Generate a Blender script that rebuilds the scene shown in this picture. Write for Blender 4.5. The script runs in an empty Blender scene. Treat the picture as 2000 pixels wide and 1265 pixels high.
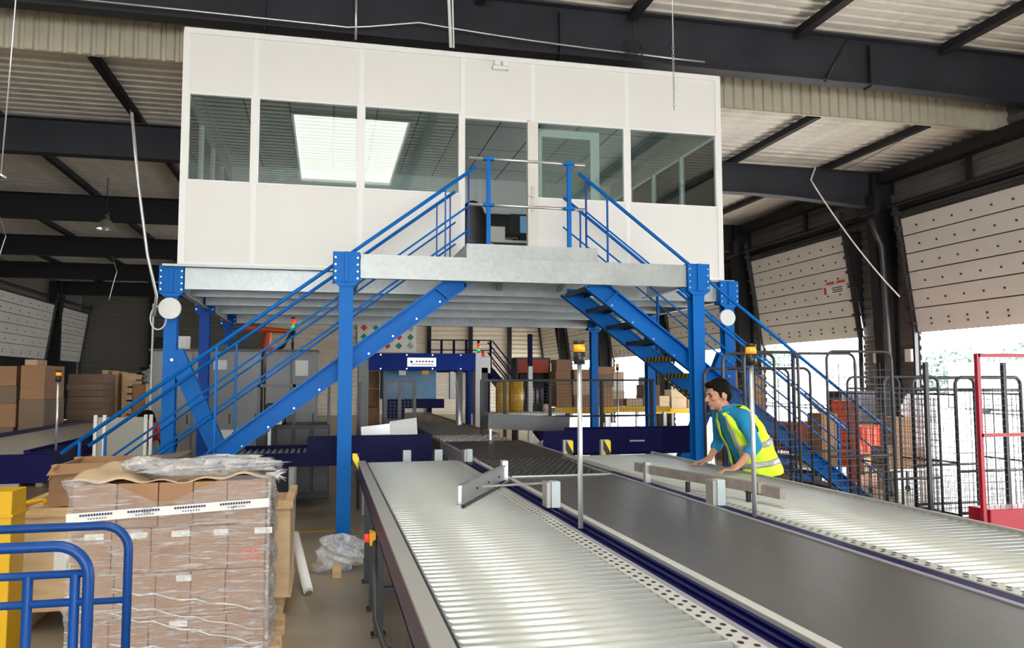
import bpy, math, random
from mathutils import Vector, Matrix
random.seed(7)
S=bpy.context.scene; COL=S.collection; V=Vector
R=math.radians
# ---------------------------------------------------------------- materials
def nt(name):
    m=bpy.data.materials.new(name); m.use_nodes=True; t=m.node_tree
    return m,t,t.nodes,t.links,t.nodes['Principled BSDF']
def mat(name,col,rough=.5,metal=0,var=.0,vs=3,stretch=(1,1,1),bump=0,bs=40,spec=.5,emit=0,coat=0,spots=None):
    m,t,N,L,B=nt(name)
    B.inputs['Base Color'].default_value=(*col,1); B.inputs['Roughness'].default_value=rough
    B.inputs['Metallic'].default_value=metal; B.inputs['Specular IOR Level'].default_value=spec
    if coat: B.inputs['Coat Weight'].default_value=coat; B.inputs['Coat Roughness'].default_value=.15
    if emit: B.inputs['Emission Color'].default_value=(*col,1); B.inputs['Emission Strength'].default_value=emit
    if var or bump:
        tc=N.new('ShaderNodeTexCoord'); mp=N.new('ShaderNodeMapping'); mp.inputs['Scale'].default_value=stretch
        L.new(tc.outputs['Object'],mp.inputs['Vector'])
    if var:
        n=N.new('ShaderNodeTexNoise'); n.inputs['Scale'].default_value=vs; n.inputs['Detail'].default_value=6; n.inputs['Roughness'].default_value=.6
        L.new(mp.outputs[0],n.inputs['Vector'])
        r=N.new('ShaderNodeMapRange'); r.inputs[1].default_value=.3; r.inputs[2].default_value=.7
        r.inputs[3].default_value=1-var; r.inputs[4].default_value=1+var; L.new(n.outputs['Fac'],r.inputs[0])
        mx=N.new('ShaderNodeVectorMath'); mx.operation='SCALE'; mx.inputs[0].default_value=col
        L.new(r.outputs[0],mx.inputs['Scale']); L.new(mx.outputs[0],B.inputs['Base Color'])
        rr=N.new('ShaderNodeMapRange'); rr.inputs[1].default_value=.3; rr.inputs[2].default_value=.7
        rr.inputs[3].default_value=max(.02,rough-var*.4); rr.inputs[4].default_value=min(1,rough+var*.4)
        L.new(n.outputs['Fac'],rr.inputs[0]); L.new(rr.outputs[0],B.inputs['Roughness'])
    if bump:
        n2=N.new('ShaderNodeTexNoise'); n2.inputs['Scale'].default_value=bs; n2.inputs['Detail'].default_value=4
        L.new(mp.outputs[0],n2.inputs['Vector']); b=N.new('ShaderNodeBump'); b.inputs['Strength'].default_value=bump; b.inputs['Distance'].default_value=.01
        L.new(n2.outputs['Fac'],b.inputs['Height']); L.new(b.outputs[0],B.inputs['Normal'])
    return m
def galv(name,col=(.56,.58,.58),rough=.38,metal=.75):
    m,t,N,L,B=nt(name); tc=N.new('ShaderNodeTexCoord')
    v=N.new('ShaderNodeTexVoronoi'); v.inputs['Scale'].default_value=22; L.new(tc.outputs['Object'],v.inputs['Vector'])
    n=N.new('ShaderNodeTexNoise'); n.inputs['Scale'].default_value=2.2; n.inputs['Detail'].default_value=7; L.new(tc.outputs['Object'],n.inputs['Vector'])
    a=N.new('ShaderNodeMath'); a.operation='MULTIPLY_ADD'; a.inputs[1].default_value=.14; L.new(v.outputs['Color'],a.inputs[0])
    b=N.new('ShaderNodeMath'); b.operation='MULTIPLY_ADD'; b.inputs[1].default_value=.5; b.inputs[2].default_value=.68; L.new(n.outputs['Fac'],b.inputs[0]); L.new(b.outputs[0],a.inputs[2])
    mx=N.new('ShaderNodeVectorMath'); mx.operation='SCALE'; mx.inputs[0].default_value=col; L.new(a.outputs[0],mx.inputs['Scale']); L.new(mx.outputs[0],B.inputs['Base Color'])
    rr=N.new('ShaderNodeMapRange'); rr.inputs[3].default_value=rough-.1; rr.inputs[4].default_value=rough+.16; L.new(n.outputs['Fac'],rr.inputs[0]); L.new(rr.outputs[0],B.inputs['Roughness'])
    B.inputs['Metallic'].default_value=metal
    return m
def stripes(name,c1,c2,scale,dirv=(1,0,1),rough=.5):
    m,t,N,L,B=nt(name); tc=N.new('ShaderNodeTexCoord'); d=N.new('ShaderNodeVectorMath'); d.operation='DOT_PRODUCT'; d.inputs[1].default_value=dirv
    L.new(tc.outputs['Object'],d.inputs[0]); k=N.new('ShaderNodeMath'); k.operation='MULTIPLY'; k.inputs[1].default_value=scale; L.new(d.outputs['Value'],k.inputs[0])
    f=N.new('ShaderNodeMath'); f.operation='FRACT'; L.new(k.outputs[0],f.inputs[0]); g=N.new('ShaderNodeMath'); g.operation='GREATER_THAN'; g.inputs[1].default_value=.5; L.new(f.outputs[0],g.inputs[0])
    mx=N.new('ShaderNodeMix'); mx.data_type='RGBA'; mx.inputs[6].default_value=(*c1,1); mx.inputs[7].default_value=(*c2,1); L.new(g.outputs[0],mx.inputs[0]); L.new(mx.outputs[2],B.inputs['Base Color'])
    B.inputs['Roughness'].default_value=rough
    return m
def glassmat(name,tint=(.80,.86,.85),refl=1.5,amount=1.0):
    m,t,N,L,B=nt(name); N.remove(B); out=N['Material Output']
    tr=N.new('ShaderNodeBsdfTransparent'); tr.inputs[0].default_value=(*tint,1)
    gl=N.new('ShaderNodeBsdfGlossy'); gl.inputs['Roughness'].default_value=0.0; gl.inputs[0].default_value=(1,1,1,1)
    fr=N.new('ShaderNodeFresnel'); fr.inputs[0].default_value=refl; k=N.new('ShaderNodeMath'); k.operation='MULTIPLY'; k.inputs[1].default_value=amount; k.use_clamp=True
    L.new(fr.outputs[0],k.inputs[0]); mx=N.new('ShaderNodeMixShader'); L.new(k.outputs[0],mx.inputs[0]); L.new(tr.outputs[0],mx.inputs[1]); L.new(gl.outputs[0],mx.inputs[2]); L.new(mx.outputs[0],out.inputs[0])
    return m
def filmmat(name,base=.30,cloud=.8,stretch=(1.2,1.2,14),sc=5):
    m,t,N,L,B=nt(name); out=N['Material Output']; B.inputs['Base Color'].default_value=(.86,.86,.88,1); B.inputs['Roughness'].default_value=.16; B.inputs['Specular IOR Level'].default_value=1.0
    tc=N.new('ShaderNodeTexCoord'); mp=N.new('ShaderNodeMapping'); mp.inputs['Scale'].default_value=stretch; mp.inputs['Rotation'].default_value=(0,.12,0); L.new(tc.outputs['Object'],mp.inputs[0])
    n=N.new('ShaderNodeTexNoise'); n.inputs['Scale'].default_value=sc; n.inputs['Detail'].default_value=8; n.inputs['Roughness'].default_value=.65; n.inputs['Distortion'].default_value=.6; L.new(mp.outputs[0],n.inputs['Vector'])
    r=N.new('ShaderNodeMapRange'); r.inputs[1].default_value=.48; r.inputs[2].default_value=.74; r.inputs[3].default_value=base*.45; r.inputs[4].default_value=cloud; L.new(n.outputs['Fac'],r.inputs[0])
    b=N.new('ShaderNodeBump'); b.inputs['Strength'].default_value=.9; b.inputs['Distance'].default_value=.02; L.new(n.outputs['Fac'],b.inputs['Height']); L.new(b.outputs[0],B.inputs['Normal'])
    tr=N.new('ShaderNodeBsdfTransparent'); mx=N.new('ShaderNodeMixShader'); L.new(r.outputs[0],mx.inputs[0]); L.new(tr.outputs[0],mx.inputs[1]); L.new(B.outputs[0],mx.inputs[2]); L.new(mx.outputs[0],out.inputs[0])
    return m
def tilemat(name,col,line,size,rough=.8,lw=.02):
    m,t,N,L,B=nt(name); tc=N.new('ShaderNodeTexCoord'); sp=N.new('ShaderNodeSeparateXYZ'); L.new(tc.outputs['Object'],sp.inputs[0]); ms=[]
    for i,s in enumerate(size):
        a=N.new('ShaderNodeMath'); a.operation='DIVIDE'; a.inputs[1].default_value=s; L.new(sp.outputs[i],a.inputs[0])
        f=N.new('ShaderNodeMath'); f.operation='FRACT'; L.new(a.outputs[0],f.inputs[0]); g=N.new('ShaderNodeMath'); g.operation='LESS_THAN'; g.inputs[1].default_value=lw/s; L.new(f.outputs[0],g.inputs[0]); ms.append(g)
    mm=N.new('ShaderNodeMath'); mm.operation='MAXIMUM'; L.new(ms[0].outputs[0],mm.inputs[0]); L.new(ms[1].outputs[0],mm.inputs[1])
    mx=N.new('ShaderNodeMix'); mx.data_type='RGBA'; mx.inputs[6].default_value=(*col,1); mx.inputs[7].default_value=(*line,1); L.new(mm.outputs[0],mx.inputs[0]); L.new(mx.outputs[2],B.inputs['Base Color']); B.inputs['Roughness'].default_value=rough
    return m
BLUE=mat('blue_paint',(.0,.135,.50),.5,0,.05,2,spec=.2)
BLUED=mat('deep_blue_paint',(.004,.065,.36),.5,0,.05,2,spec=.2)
RAILB=mat('trolley_blue',(.004,.048,.215),.36,0,.08,6,spec=.25)
NAVY=mat('navy_paint',(.003,.003,.055),.45,0,.1,3,spec=.12)
NAVY2=mat('machine_blue_paint',(.003,.028,.25),.5,spec=.12)
WHITE=mat('white_cladding',(.80,.78,.745),.42,0,.015,1.2)
WFRAME=mat('white_profile',(.86,.85,.83),.35)
CREAM=mat('cream_door',(.75,.72,.66),.45)
GALV=galv('galvanised_steel',(.39,.41,.405),.42,.5)
GALVB=galv('galvanised_beam_steel',(.44,.475,.48),.42,.55)
ZINC=mat('zinc_roller',(.76,.80,.78),.30,.6)
STEEL=mat('brushed_steel',(.62,.62,.60),.32,.85,.1,8)
BELT=mat('grey_belt',(.085,.080,.076),.36,0,.10,3,(14,.35,1),.05,90,spec=.55)
BELTF=mat('dark_belt',(.045,.036,.030),.45,0,.1,3)
BELTT=mat('tan_belt',(.30,.26,.215),.5,0,.06,3)
BLACK=mat('black_plastic',(.012,.012,.013),.4)
BLKR=mat('black_rubber',(.02,.02,.021),.7)
GIRD=mat('charcoal_steel',(.030,.031,.039),.55,0,.25,1.4,spec=.3)
GIRD2=mat('weathered_charcoal_steel',(.020,.019,.021),.6,0,.25,1.5,spec=.25)
ROOF=mat('roof_sheet',(.70,.65,.58),.55,0,.16,1.1,(2.5,.5,1))
FASC=mat('beige_cladding',(.50,.455,.345),.5,0,.10,1.0)
WALLD=mat('grey_brown_cladding',(.16,.145,.128),.55,0,.14,.8)
WALLF=mat('far_beige_cladding',(.68,.60,.48),.6,0,.12,.6)
DOORW=mat('dock_door_panel',(.71,.68,.63),.5,0,.06,1.0)
CONC=mat('concrete_floor',(.34,.285,.205),.38,0,.22,.8,(1,1,1),.12,30,spec=.5)
YARD=mat('pale_yard_concrete',(.75,.74,.72),.8,0,.05,.4)
CARD=mat('cardboard',(.34,.185,.095),.75,0,.10,4,(1,1,3))
CARDL=mat('pale_cardboard',(.55,.41,.27),.75,0,.08,4)
CARDG=mat('dull_cardboard',(.21,.145,.10),.8,0,.1,3)
CARDD=mat('dark_cardboard',(.20,.125,.08),.8,0,.1,3)
WOOD=mat('pine_wood',(.60,.40,.21),.6,0,.22,5,(1,1,6),.15,60)
PLY=mat('plywood',(.62,.44,.255),.55,0,.14,4,(1,1,5),.05,50)
YEL=mat('yellow_paint',(.68,.40,.01),.45,spec=.3)
YELD=mat('mustard_paint',(.52,.27,.03),.5)
RED=mat('red_paint',(.42,.012,.03),.38)
ORG=mat('orange_plastic',(.85,.10,.02),.4)
REDP=mat('brick_red_plastic',(.45,.06,.02),.5)
CAGEM=mat('dark_grey_steel',(.06,.058,.062),.38,.35,.15,7)
FILM=filmmat('stretch_film',.45,.75)
FILM2=filmmat('bunched_stretch_film',.9,.95,(5,5,5),3)
FILM3=filmmat('thin_stretch_film',.35,.7,(2,2,9),3)
GLASS=glassmat('window_glass',(.78,.86,.85),1.5,1.8)
GLASSC=glassmat('clear_glass',(.8,.86,.85),1.45,1.0)
CEIL=tilemat('ceiling_tile',(.82,.82,.82),(.2,.2,.2),(.6,1.2),.8,.022)
INW=mat('office_wall',(.82,.80,.77),.6)
CABG=mat('cabinet_grey',(.24,.24,.24),.42,0,.03,.8)
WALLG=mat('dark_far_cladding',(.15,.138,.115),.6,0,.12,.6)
CABD=mat('cabinet_dark',(.05,.05,.052),.45)
ALU=mat('aluminium',(.66,.67,.68),.3,.7)
PAPER=mat('white_paper',(.78,.78,.76),.7)
SKIN=mat('skin',(.50,.245,.155),.5,0,.04,20)
HAIR=mat('dark_hair',(.007,.005,.004),.8,0,.1,60,spec=.1)
SHIRT=mat('teal_blue_cloth',(.008,.215,.43),.85,0,.12,9,bump=.5,bs=14)
VEST=mat('fluorescent_yellow_cloth',(.66,.92,.015),.7,0,.08,8,bump=.35,bs=12)
REFL=mat('reflective_tape',(.34,.34,.36),.4,.2)
TROU=mat('black_cloth',(.015,.015,.018),.85)
AMB=mat('amber_lens',(1,.36,.02),.25,emit=.25)
HAZ=stripes('hazard_stripe',(.015,.015,.015),(.85,.62,.01),8,(1,0,.55))
HAZ2=stripes('hazard_stripe_small',(.015,.015,.015),(.62,.48,.02),24,(1,0,.45))
SKYL_FILL=mat('translucent_skylight',(1.0,.985,.90),.5,emit=6)
SCRN=mat('screen_blue',(.10,.22,.38),.3,emit=.6)
LEDR=mat('red_lamp',(.9,.03,.02),.3,emit=.8); LEDG=mat('green_lamp',(.03,.7,.3),.3,emit=.8)
LEAF=mat('leaf_green',(.16,.22,.18),.8,0,.2,2)  # paleness of distance and bloom put into the leaf colour
SIGNR=mat('sign_red',(.7,.05,.02),.5); SIGNG=mat('sign_green',(.02,.3,.12),.5); SIGNY=mat('sign_yellow',(.7,.42,.03),.5)
# ---------------------------------------------------------------- mesh builder
class MB:
    def __init__(s): s.v=[]; s.f=[]; s.sm=[]; s.mi=[]; s.cur=0
    def add(s,vs,fs,sm=False):
        o=len(s.v); s.v+= [tuple(p) for p in vs]
        for f in fs: s.f.append([i+o for i in f]); s.sm.append(sm); s.mi.append(s.cur)
        return s
    def box(s,x0,x1,y0,y1,z0,z1):
        if x0>x1:x0,x1=x1,x0
        if y0>y1:y0,y1=y1,y0
        if z0>z1:z0,z1=z1,z0
        vs=[(x,y,z) for z in(z0,z1) for y in(y0,y1) for x in(x0,x1)]
        return s.add(vs,[(0,2,3,1),(4,5,7,6),(0,1,5,4),(2,6,7,3),(0,4,6,2),(1,3,7,5)])
    def bar(s,p,q,w,h,up=(0,0,1)):
        p=V(p);q=V(q);d=(q-p).normalized();u=V(up)
        if abs(d.dot(u))>.99:u=V((0,1,0))
        a=d.cross(u).normalized();b=a.cross(d).normalized()
        vs=[e+a*i*w/2+b*j*h/2 for e in(p,q) for i,j in((-1,-1),(1,-1),(1,1),(-1,1))]
        return s.add(vs,[(3,2,1,0),(4,5,6,7),(0,1,5,4),(1,2,6,5),(2,3,7,6),(3,0,4,7)])
    def tube(s,pts,r,n=8,closed=False,rs=None,cap=True):
        pts=[V(p) for p in pts];m=len(pts);rings=[];prev=None
        for i,p in enumerate(pts):
            if closed:d=(pts[(i+1)%m]-pts[i-1])
            else:d=(pts[min(i+1,m-1)]-pts[max(i-1,0)])
            d.normalize()
            if prev is None:
                u=V((0,0,1)) if abs(d.z)<.9 else V((1,0,0)); a=d.cross(u).normalized()
            else:
                a=prev-d*prev.dot(d)
                a=a.normalized() if a.length>1e-6 else d.orthogonal().normalized()
            prev=a;b=d.cross(a);rr=rs[i] if rs else r
            rings.append([p+(a*math.cos(2*math.pi*k/n)+b*math.sin(2*math.pi*k/n))*rr for k in range(n)])
        vs=[v for g in rings for v in g];fs=[]
        for i in range(m if closed else m-1):
            j=(i+1)%m
            for k in range(n):fs.append((i*n+k,i*n+(k+1)%n,j*n+(k+1)%n,j*n+k))
        s.add(vs,fs,True)
        if cap and not closed:
            o=len(s.v)-len(vs)
            s.f.append([o+k for k in range(n)][::-1]);s.sm.append(False);s.mi.append(s.cur)
            s.f.append([o+(m-1)*n+k for k in range(n)]);s.sm.append(False);s.mi.append(s.cur)
        return s
    def cyl(s,p,q,r,n=16,r2=None): return s.tube([p,q],r,n,rs=[r,r if r2 is None else r2])
    def cap(s,p,q,r1,r2,n=12):   # tapered capsule
        p=V(p);q=V(q);d=(q-p);L=d.length;d=d.normalized() if L>0 else V((0,0,1));pts=[];rs=[]
        for a in(85,60,35,12):pts.append(p-d*r1*math.sin(R(a)));rs.append(r1*math.cos(R(a)))
        pts+=[p,q];rs+=[r1,r2]
        for a in(12,35,60,85):pts.append(q+d*r2*math.sin(R(a)));rs.append(r2*math.cos(R(a)))
        return s.tube(pts,0,n,rs=rs)
    def prism(s,poly,vec):
        n=len(poly);vec=V(vec);a=[V(p) for p in poly];vs=a+[p+vec for p in a]
        return s.add(vs,[tuple(range(n))[::-1],tuple(range(n,2*n))]+[(i,(i+1)%n,(i+1)%n+n,i+n) for i in range(n)])
    def ell(s,c,r,nu=16,nv=10,M=None,fn=None):
        c=V(c);vs=[];fs=[]
        for j in range(nv+1):
            t=math.pi*j/nv
            for i in range(nu):
                a=2*math.pi*i/nu;p=V((math.sin(t)*math.cos(a)*r[0],math.sin(t)*math.sin(a)*r[1],-math.cos(t)*r[2]))
                if fn:p=fn(p)
                if M:p=M@p
                vs.append(c+p)
        for j in range(nv):
            for i in range(nu):fs.append((j*nu+i,j*nu+(i+1)%nu,(j+1)*nu+(i+1)%nu,(j+1)*nu+i))
        return s.add(vs,fs,True)
    def grid(s,fn,nu,nv,sm=True):
        return s.add([fn(i/nu,j/nv) for j in range(nv+1) for i in range(nu+1)],[(j*(nu+1)+i,j*(nu+1)+i+1,(j+1)*(nu+1)+i+1,(j+1)*(nu+1)+i) for j in range(nv) for i in range(nu)],sm)
    def build(s,name,m,parent=None,local=False,bevel=0,origin=None):
        me=bpy.data.meshes.new(name)
        if parent is not None and not local: o=V(WL.get(parent.name,(0,0,0)))
        elif parent is None and not local:
            if origin is None:
                xs=[p[0] for p in s.v];ys=[p[1] for p in s.v];zs=[p[2] for p in s.v]
                o=V(((min(xs)+max(xs))/2,(min(ys)+max(ys))/2,min(zs)))
            else:o=V(origin)
        else:o=V((0,0,0))
        me.from_pydata([tuple(V(p)-o) for p in s.v],[],s.f)
        for mm in (m if isinstance(m,(list,tuple)) else [m]):me.materials.append(mm)
        me.polygons.foreach_set('use_smooth',s.sm);me.polygons.foreach_set('material_index',s.mi);me.update()
        ob=bpy.data.objects.new(name,me);COL.objects.link(ob)
        if parent is None:ob.location=o;WL[ob.name]=tuple(o)
        else:ob.parent=parent;WL[ob.name]=WL.get(parent.name,(0,0,0))
        if bevel:
            b=ob.modifiers.new('bevel','BEVEL');b.width=bevel;b.segments=2;b.limit_method='ANGLE'
        return ob
WL={}
def tag(o,label=None,cat=None,group=None,kind=None):
    if label:o['label']=label
    if cat:o['category']=cat
    if group:o['group']=group
    if kind:o['kind']=kind
    return o
def thing(name,label,cat,loc=(0,0,0),group=None,kind=None,rz=0):
    o=bpy.data.objects.new(name,None);COL.objects.link(o);o.location=loc;o.rotation_euler=(0,0,rz);o.empty_display_size=.1;WL[o.name]=tuple(loc)
    return tag(o,label,cat,group,kind)
def B(x0,x1,y0,y1,z0,z1): return MB().box(x0,x1,y0,y1,z0,z1)
def dup(root,loc=None,rz=None,label=None,group=None):
    c=root.copy();COL.objects.link(c)
    if loc is not None:c.location=loc
    if rz is not None:c.rotation_euler=(0,0,rz)
    if label:c['label']=label
    if group:c['group']=group
    def rec(a,b):
        for ch in [x for x in a.children]:
            d=ch.copy();COL.objects.link(d);d.parent=b;rec(ch,d)
    rec(root,c);return c
ORD=['nearest','second','third','fourth','fifth','sixth','seventh','eighth','ninth','tenth']
def multi(name,m,parent,fn,pts,pre=None):      # one small mesh shared by individually linked part objects
    mb=MB();fn(mb);first=None
    base=V(WL.get(parent.name,(0,0,0)))
    for p in pts:
        if first is None:
            first=mb.build(name,m,parent,local=True);o=first
        else:
            o=first.copy();COL.objects.link(o)
        o.location=V(p)-base
    return first
# ---------------------------------------------------------------- the hall
XW=12.0; YF=43.3; YS=11.72; ZL=6.42; ZH=7.42; YB=-12.0
def ribz(mb,plane,a0,a1,z0,z1,sgn,pitch=.2,d=.03):   # horizontally ribbed sheet; plane ('x',X) spans Y a0..a1, ('y',Y) spans X a0..a1
    prof=[];z=z0
    while z<z1-1e-4:
        for dz,o in((0,0),(pitch*.35,0),(pitch*.5,d),(pitch*.85,d)):
            if z+dz<z1:prof.append((z+dz,o))
        z+=pitch
    prof.append((z1,0));n=len(prof);vs=[]
    for a in(a0,a1):
        for zz,o in prof:
            vs.append((plane[1]+sgn*o,a,zz) if plane[0]=='x' else (a,plane[1]+sgn*o,zz))
    mb.add(vs,[(i,i+1,n+i+1,n+i) for i in range(n-1)])
def ribv(mb,Y,x0,x1,z0,z1,pitch=.18,d=.035):
    vs=[];x=x0;pr=[]
    while x<x1:
        pr+=[(x,0),(x+pitch*.55,0),(x+pitch*.66,d),(x+pitch*.90,d)];x+=pitch
    n=len(pr)
    for z in(z0,z1):
        for xx,o in pr:vs.append((xx,Y+o,z))
    mb.add(vs,[(i,i+1,n+i+1,n+i) for i in range(n-1)])
def ribroof(mb,x0,x1,y0,y1,z,pitch=.25,d=.045):
    pr=[];y=y0
    while y<y1-.01:
        for dy,o in((0,0),(pitch*.5,0),(pitch*.62,d),(pitch*.88,d)):
            if y+dy<y1:pr.append((y+dy,o))
        y+=pitch
    pr.append((y1,0));n=len(pr)
    mb.add([(x,yy,z+o) for x in(x0,x1) for yy,o in pr],[(i,i+1,n+i+1,n+i) for i in range(n-1)])
def struct(o): return tag(o,kind='structure')
struct(B(-XW,XW,YB,YF,-.2,0).build('floor',CONC))
struct(B(XW+.02,60,-30,70,-.25,-.03).build('floor_yard',YARD)).name='floor.001'
# yellow / orange floor paint
k=1
for x0,x1,y0,y1,mm in((-.5,.35,9.75,9.85,YELD),(-1.2,.4,7.95,8.03,YELD),(5.2,12,12.6,12.7,YELD)):
    struct(B(x0,x1,y0,y1,.0,.004).build('trim_%d'%k,mm));k+=1
m=MB();ribroof(m,-XW,XW,YS+.09,YF,ZL);struct(m.build('ceiling',ROOF))
SK=[];xs=((-8.7,-6.3),(-.77,1.65),(7.2,9.6));ys=((-10.8,-5.2),(-2.2,3.45))
YR={2:((-10.8,-5.2),(-5.1,-5.0)),0:((-10.8,-5.2),(3.6,9.1)),1:((-10.8,-5.2),(-2.2,3.45))}  # one middle skylight is known; the other glowing panels are added light
m=MB();xc=[-XW]+[v for p in xs for v in p]+[XW]
for i in range(len(xc)-1):
    if i%2==0:ribroof(m,xc[i],xc[i+1],YB,YS,ZH)
    else:
        yc=[YB]+[v for p in YR[i//2] for v in p]+[YS]
        for j in range(len(yc)-1):
            if j%2==0:ribroof(m,xc[i],xc[i+1],yc[j],yc[j+1],ZH)
            else:SK.append((xc[i],xc[i+1],yc[j],yc[j+1]))
struct(m.build('ceiling',ROOF))
for i,(a,b,c,d) in enumerate(SK):
    m=MB();ribroof(m,a,b,c,d,ZH+.01,.25,.045);o=struct(m.build('window_%d'%(i+1),SKYL_FILL))
    f=MB();f.box(a-.05,b+.05,c-.05,c,ZH-.06,ZH+.08).box(a-.05,b+.05,d,d+.05,ZH-.06,ZH+.08).box(a-.05,a,c,d,ZH-.06,ZH+.08).box(b,b+.05,c,d,ZH-.06,ZH+.08)
    f.build('window_frame',WFRAME,o)
# unseen outer shell, added to keep daylight out
struct(B(-XW-.1,XW+.1,YB-.1,YS+.1,ZH+.12,ZH+.2).build('ceiling',ROOF))
struct(B(-XW-.1,XW+.1,YS+.12,YF+.1,ZL+.1,ZL+.2).build('ceiling',ROOF))
m=MB();ribv(m,YS,-XW,XW,6.28,ZH+.05);m.box(-XW,XW,YS+.05,YS+.09,6.28,ZH+.1);struct(m.build('wall_step',FASC))
# right wall : bays with dock doors
cols=[2.8,8.8,14.8,20.8,26.8,32.8,38.8]
ops=[(c+1.1,min(c+5.3,43.1)) for c in [-3.2]+cols]
m=MB();ZD=5.15
edge=[YB]+[v for p in ops for v in p]+[YF]
for i in range(0,len(edge),2):
    zt=ZH if edge[i]<YS-.5 else ZL
    ribz(m,('x',XW),edge[i],edge[i+1],0,zt,-1)
for a,b in ops:
    if a<YS<b: ribz(m,('x',XW),a,YS,ZD,ZH,-1);ribz(m,('x',XW),YS,b,ZD,ZL,-1)
    else: ribz(m,('x',XW),a,b,ZD,ZH if b<YS else ZL,-1)
m.box(XW+.03,XW+.1,YB,YF,ZD,ZH+.1)
struct(m.build('wall_right',WALLD))
opl=[(29.5,38.0),(38.9,43.0)]
m=MB();ribz(m,('x',-XW),YB,29.5,0,ZH,1);ribz(m,('x',-XW),38.0,38.9,0,ZL,1);ribz(m,('x',-XW),43.0,YF,0,ZL,1);ribz(m,('x',-XW),29.5,43.0,ZD+.1,ZL,1)
m.box(-XW-.1,-XW-.03,YB,YF,0,ZH+.1);struct(m.build('wall_left',WALLD))
m=MB();ribz(m,('y',YF),-3.2,XW,0,ZL,-1,.24,.04);m.box(-3.2,XW,YF+.02,YF+.1,0,ZL+.1);struct(m.build('wall_back',WALLF))
m=MB();ribz(m,('y',YF),-XW,-3.2,0,ZL,-1,.24,.04);m.box(-XW,-3.2,YF+.02,YF+.1,0,ZL+.1);struct(m.build('wall_back',WALLG))  # left part of the end wall, in a darker tone
m=MB();m.box(-XW,-6,YB-.1,YB,0,ZH+.1).box(6,XW,YB-.1,YB,0,ZH+.1).box(-6,6,YB-.1,YB,5,ZH+.1);struct(m.build('wall_front',WALLD))  # unseen wall; wide opening added to let daylight onto the cabin front
# dock doors
dn=1
def dockdoor(a,b,side,pos,mark=False):
    global dn
    z0,z1=2.75,5.12;lean=.32;n=6;X0=side*(XW-.10)
    d=thing('door_%d'%dn,None,None,(X0,(a+b)/2,z0),kind='structure');dn+=1
    hs=[.50,.375,.375,.375,.375,.37];z=z0
    fx=lambda zz:X0-side*lean*(zz-z0)/(z1-z0)
    bolts=MB()
    for i,h in enumerate(hs):
        za,zb=z+.012,z+h-.012
        s=MB();t=.05*side
        s.prism([(fx(za),a+.04,za),(fx(zb),a+.04,zb),(fx(zb)+t,a+.04,zb),(fx(za)+t,a+.04,za)],(0,b-a-.08,0)).build('door_section',DOORW,d)
        for j in range(1,9):
            yy=a+(b-a)*j/9.
            for zz in((za+h*.5,za+h*.30) if i==0 else (za+h*.4,)):
                bolts.bar((fx(zz)-.012*side,yy,zz-.018),(fx(zz)-.012*side,yy,zz+.018),.036,.02)
        z+=h
    bolts.build('fastener',CAGEM,d)
    s=MB();s.prism([(fx(z0)+.02*side,a-.07,z0),(fx(z1)+.02*side,a-.07,z1),(fx(z1)+.04*side,a-.07,z1),(fx(z0)+.04*side,a-.07,z0)],(0,b-a+.14,0)).build('joint_backing',CAGEM,d)
    for yy in(a-.03,b+.03):
        t=MB();t.bar((X0-side*.02,yy,0),(X0-side*.02,yy,z0),.06,.08,(1,0,0));t.bar((X0-side*.02,yy,z0),(fx(z1+.5)-side*.05,yy,z1+.5),.06,.09,(1,0,0))
        for q in range(8):
            zz=z0+.15+q*.33;t.box(fx(zz)-side*.10,fx(zz)+side*.02,yy-.08,yy+.08,zz,zz+.06)
        t.build('track',CAGEM,d)
        MB().prism([(X0+side*.12,yy-.02,z0-.05),(fx(z1),yy-.02,z1),(X0+side*.12,yy-.02,z1)],(0,.04,0)).build('jamb_plate',CAGEM,d)
    t=MB();t.cyl((fx(z1+.25)-side*.12,a-.1,z1+.28),(fx(z1+.25)-side*.12,b+.1,z1+.28),.035,10).build('torsion_shaft',GIRD2,d)
    MB().prism([(fx(z1)+.0*side,a-.07,z1-.01),(X0+side*.14,a-.07,z1-.01),(X0+side*.14,a-.07,z1+.06),(fx(z1)+.0*side,a-.07,z1+.06)],(0,b-a+.14,0)).build('head_plate',CAGEM,d)
    if mark:
        p=MB();yy=a+.9;zz=z0+.50+.375*1+.12
        xx=lambda z:fx(z)-side*.016
        def patch(y0,y1,za,zb,mm,nm,k=0):
            MB().prism([(xx(za)-side*k,y0,za),(xx(zb)-side*k,y0,zb),(xx(zb)-side*(k+.004),y0,zb),(xx(za)-side*(k+.004),y0,za)],(0,y1-y0,0)).build(nm,mm,d)
        patch(a+.18,a+1.1,3.80,4.03,PAPER,'warning_sticker')
        for q in range(2):patch(a+.22+q*.4,a+.52+q*.4,4.06,4.11,SIGNR,'warning_lettering',.002)
        patch(a+.95,a+1.05,3.83,4.0,SIGNR,'warning_lettering',.005)
        for q in range(3):patch(a+.34,a+.72,3.95-q*.05,3.972-q*.05,CABD,'small_print',.005)
    return d
for i,(a,b) in enumerate(ops): dockdoor(a,b,1,i,mark=(abs(a-15.9)<.2))
for a,b in opl:
    dockdoor(a,b,-1,0)
    struct(B(-XW-.06,-XW-.02,a,b,0,ZD+.1).build('door_%d'%dn,GIRD2));dn+=1  # dark sheet standing in for the shaded dock behind the left door
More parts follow.
